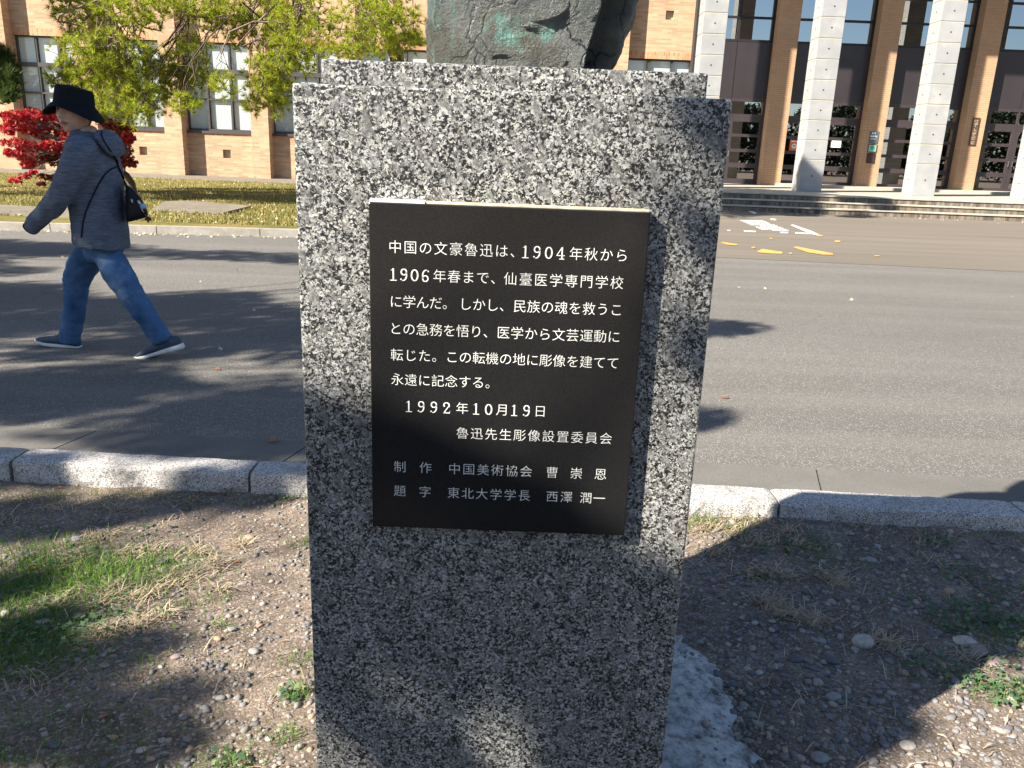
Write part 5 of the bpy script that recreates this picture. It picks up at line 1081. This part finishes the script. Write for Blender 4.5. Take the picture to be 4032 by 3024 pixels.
# small round-leaved weeds
wx, wy = [], []
for (x, y, s_, n_) in [(2080, 1240, .06, 40), (2170, 1270, .08, 60), (2080, 1320, .08, 70), (2140, 1330, .09, 130), (2180, 1350, .06, 90), (2060, 1345, .06, 60), (2200, 1150, .05, 60), (2120, 1160, .08, 30), (2150, 1470, .06, 60), (2180, 1500, .05, 50), (1760, 1185, .05, 30), (2030, 1190, .06, 40), (1990, 1440, .07, 40), (2060, 1430, .08, 50), (170, 1370, .10, 90), (110, 1380, .07, 60), (60, 1350, .06, 40), (240, 1330, .1, 60), (120, 1230, .1, 40), (470, 1070, .05, 40), (500, 1065, .04, 30), (620, 1085, .04, 30), (630, 1495, .02, 20), (490, 1635, .03, 14), (1530, 1120, .03, 30), (1640, 1130, .04, 30), (320, 1150, .06, 20), (1690, 1195, .06, 20)]:
    p = GK(x, y, -.055); a_, c_ = patch(p[0], p[1], s_, s_ * .7, n_); wx.append(a_); wy.append(c_)
wx, wy = np.concatenate(wx), np.concatenate(wy); ok = outside_ped(wx, wy) & (wy < KY(wx) - .01); wx, wy = wx[ok], wy[ok]
c_ = np.stack([wx, wy, SZ(wx, wy) + rng.uniform(.006, .03, len(wx))], 1); v, f = leaves(c_, 0.011, 0.35, 4)
tag(link('weeds', np_mesh('weeds', v, f), M['weed']), kind='stuff')
# fallen leaves, each its own curled blade
def leaf(x, y, wpx, mat, lb, z=None, aspect=.45, rz=0.0, where='soil'):
    z0 = {'soil': -.055, 'road': 0.0, 'plaza': .004}[where]; p = GK(x, y, z0); L = wpx * K * p[1] / FPX; b = MB(); nx_ = 8; rows = []
    for k in range(nx_ + 1):
        t = k / nx_; wd = L * aspect * math.sin(math.pi * min(1, t * .92 + .06)) ** .8 * (1 + .25 * math.sin(t * 19)); zc = L * (.10 * math.sin(t * 3.1) + .06 * t)
        rows.append([Vector(((t - .5) * L, -wd / 2, zc + L * .10)), Vector(((t - .5) * L, 0, zc)), Vector(((t - .5) * L, wd / 2, zc + L * .09))])
    vs = [v_ for r_ in rows for v_ in r_]; b.add(vs, [(k * 3 + q, k * 3 + q + 1, k * 3 + q + 4, k * 3 + q + 3) for k in range(nx_) for q in range(2)])
    o = b.build('fallen_leaf', M[mat], None, True); zz = soil_z(p[0], p[1]) if where == 'soil' else z0
    o.location = (p[0], p[1], zz + .003 if z is None else z); o.rotation_euler = (rw.uniform(-.15, .15), rw.uniform(-.1, .1), rz); tag(o, lb, 'leaf', 'fallen autumn leaves')
leaf(590, 960, 26, 'deadleaf', 'curled orange leaf on the road just left of the pedestal', .012, .5, .3, 'road')
leaf(1565, 862, 18, 'deadleaf', 'orange leaf on the sunlit road just right of the pedestal', .008, .5, -.1, 'road')
leaf(150, 1048, 20, 'deadleaf', 'orange brown leaf in the soil below the left kerb', None, .5, .5)
leaf(128, 1062, 16, 'deadleaf', 'small brown leaf beside the orange one under the kerb', None, .5, -.4)
leaf(20, 1045, 20, 'deadleaf', 'brown leaf at the kerb by the left edge', None, .5, .1)
leaf(195, 1152, 20, 'deadleaf', 'orange leaf scrap among the straw tufts', None, .4, .2)
leaf(70, 1225, 18, 'deadleaf', 'rust coloured leaf in the green grass', None, .6, -.3)
leaf(510, 1212, 16, 'deadleaf', 'small orange leaf on the straw left of the pedestal', None, .6, .1)
leaf(225, 1545, 22, 'deadleaf', 'orange cypress sprig on the shaded soil at the lower left', None, .4, .6)
leaf(1695, 1230 - 30, 20, 'deadleaf', 'brown leaf near the edge of the shadow on the right', None, .5, .2)
leaf(1775, 1140, 38, 'paleleaf', 'pinkish brown leaf standing near the right kerb', None, .35, -.5)
leaf(1970, 1155, 30, 'paleleaf', 'flat pale brown leaf in the shade below the right kerb', None, .5, -.6)
leaf(1575, 1127, 22, 'deadleaf', 'orange leaf in the sunlit grass beside the pedestal', None, .4, 0)
leaf(1520, 1100, 16, 'deadleaf', 'small orange leaf against the right kerb', None, .5, .8)
leaf(1560, 1265, 14, 'deadleaf', 'small red leaf on the gravel right of the pedestal', None, .5, .4)
leaf(470, 800, 12, 'deadleaf', 'small brown leaf on the shaded road behind the person', .006, .6, .3, 'road')
leaf(95, 632, 10, 'deadleaf', 'tiny orange leaf on the streaked road left of the person', .006, .6, 0, 'road')
leaf(2035, 1600 - 12, 24, 'paleleaf', 'straw coloured leaf in the sunlit patch at the lower right', None, .3, -.5)
# leaf litter over the lawn and along the far kerb and steps: uncountable specks
n_ = 1500; yy = 12.6 + 15 * rng.uniform(0, 1, n_) ** 1.4; xx = -rng.uniform(.02, .7, n_) * yy; ok = yy > np.array([FY(x) for x in xx]) + .2; c1 = np.stack([xx[ok], yy[ok], .12 - .07 * (yy[ok] - 12.5) / 15], 1)
xx = rng.uniform(-8.5, -.3, 260); c2 = np.stack([xx, np.array([FY(x) for x in xx]) - .03 - np.abs(rng.normal(0, .12, 260)), np.full(260, .012)], 1)
xx = rng.uniform(5, 16, 130); c3 = np.stack([xx, 22.15 - np.abs(rng.normal(0, .5, 130)), np.full(130, .02)], 1)
yy = rng.uniform(5, 11.5, 120); c4 = np.stack([rng.uniform(-.6, .62, 120) * yy, yy, np.full(120, .010)], 1)[:36]
cc = np.concatenate([c1, c2, c3, c4]); v, f = leaves(cc, .022, .45, 4); tag(link('leaf_litter', np_mesh('leaf_litter', v, f), M['paleleaf']), kind='stuff')
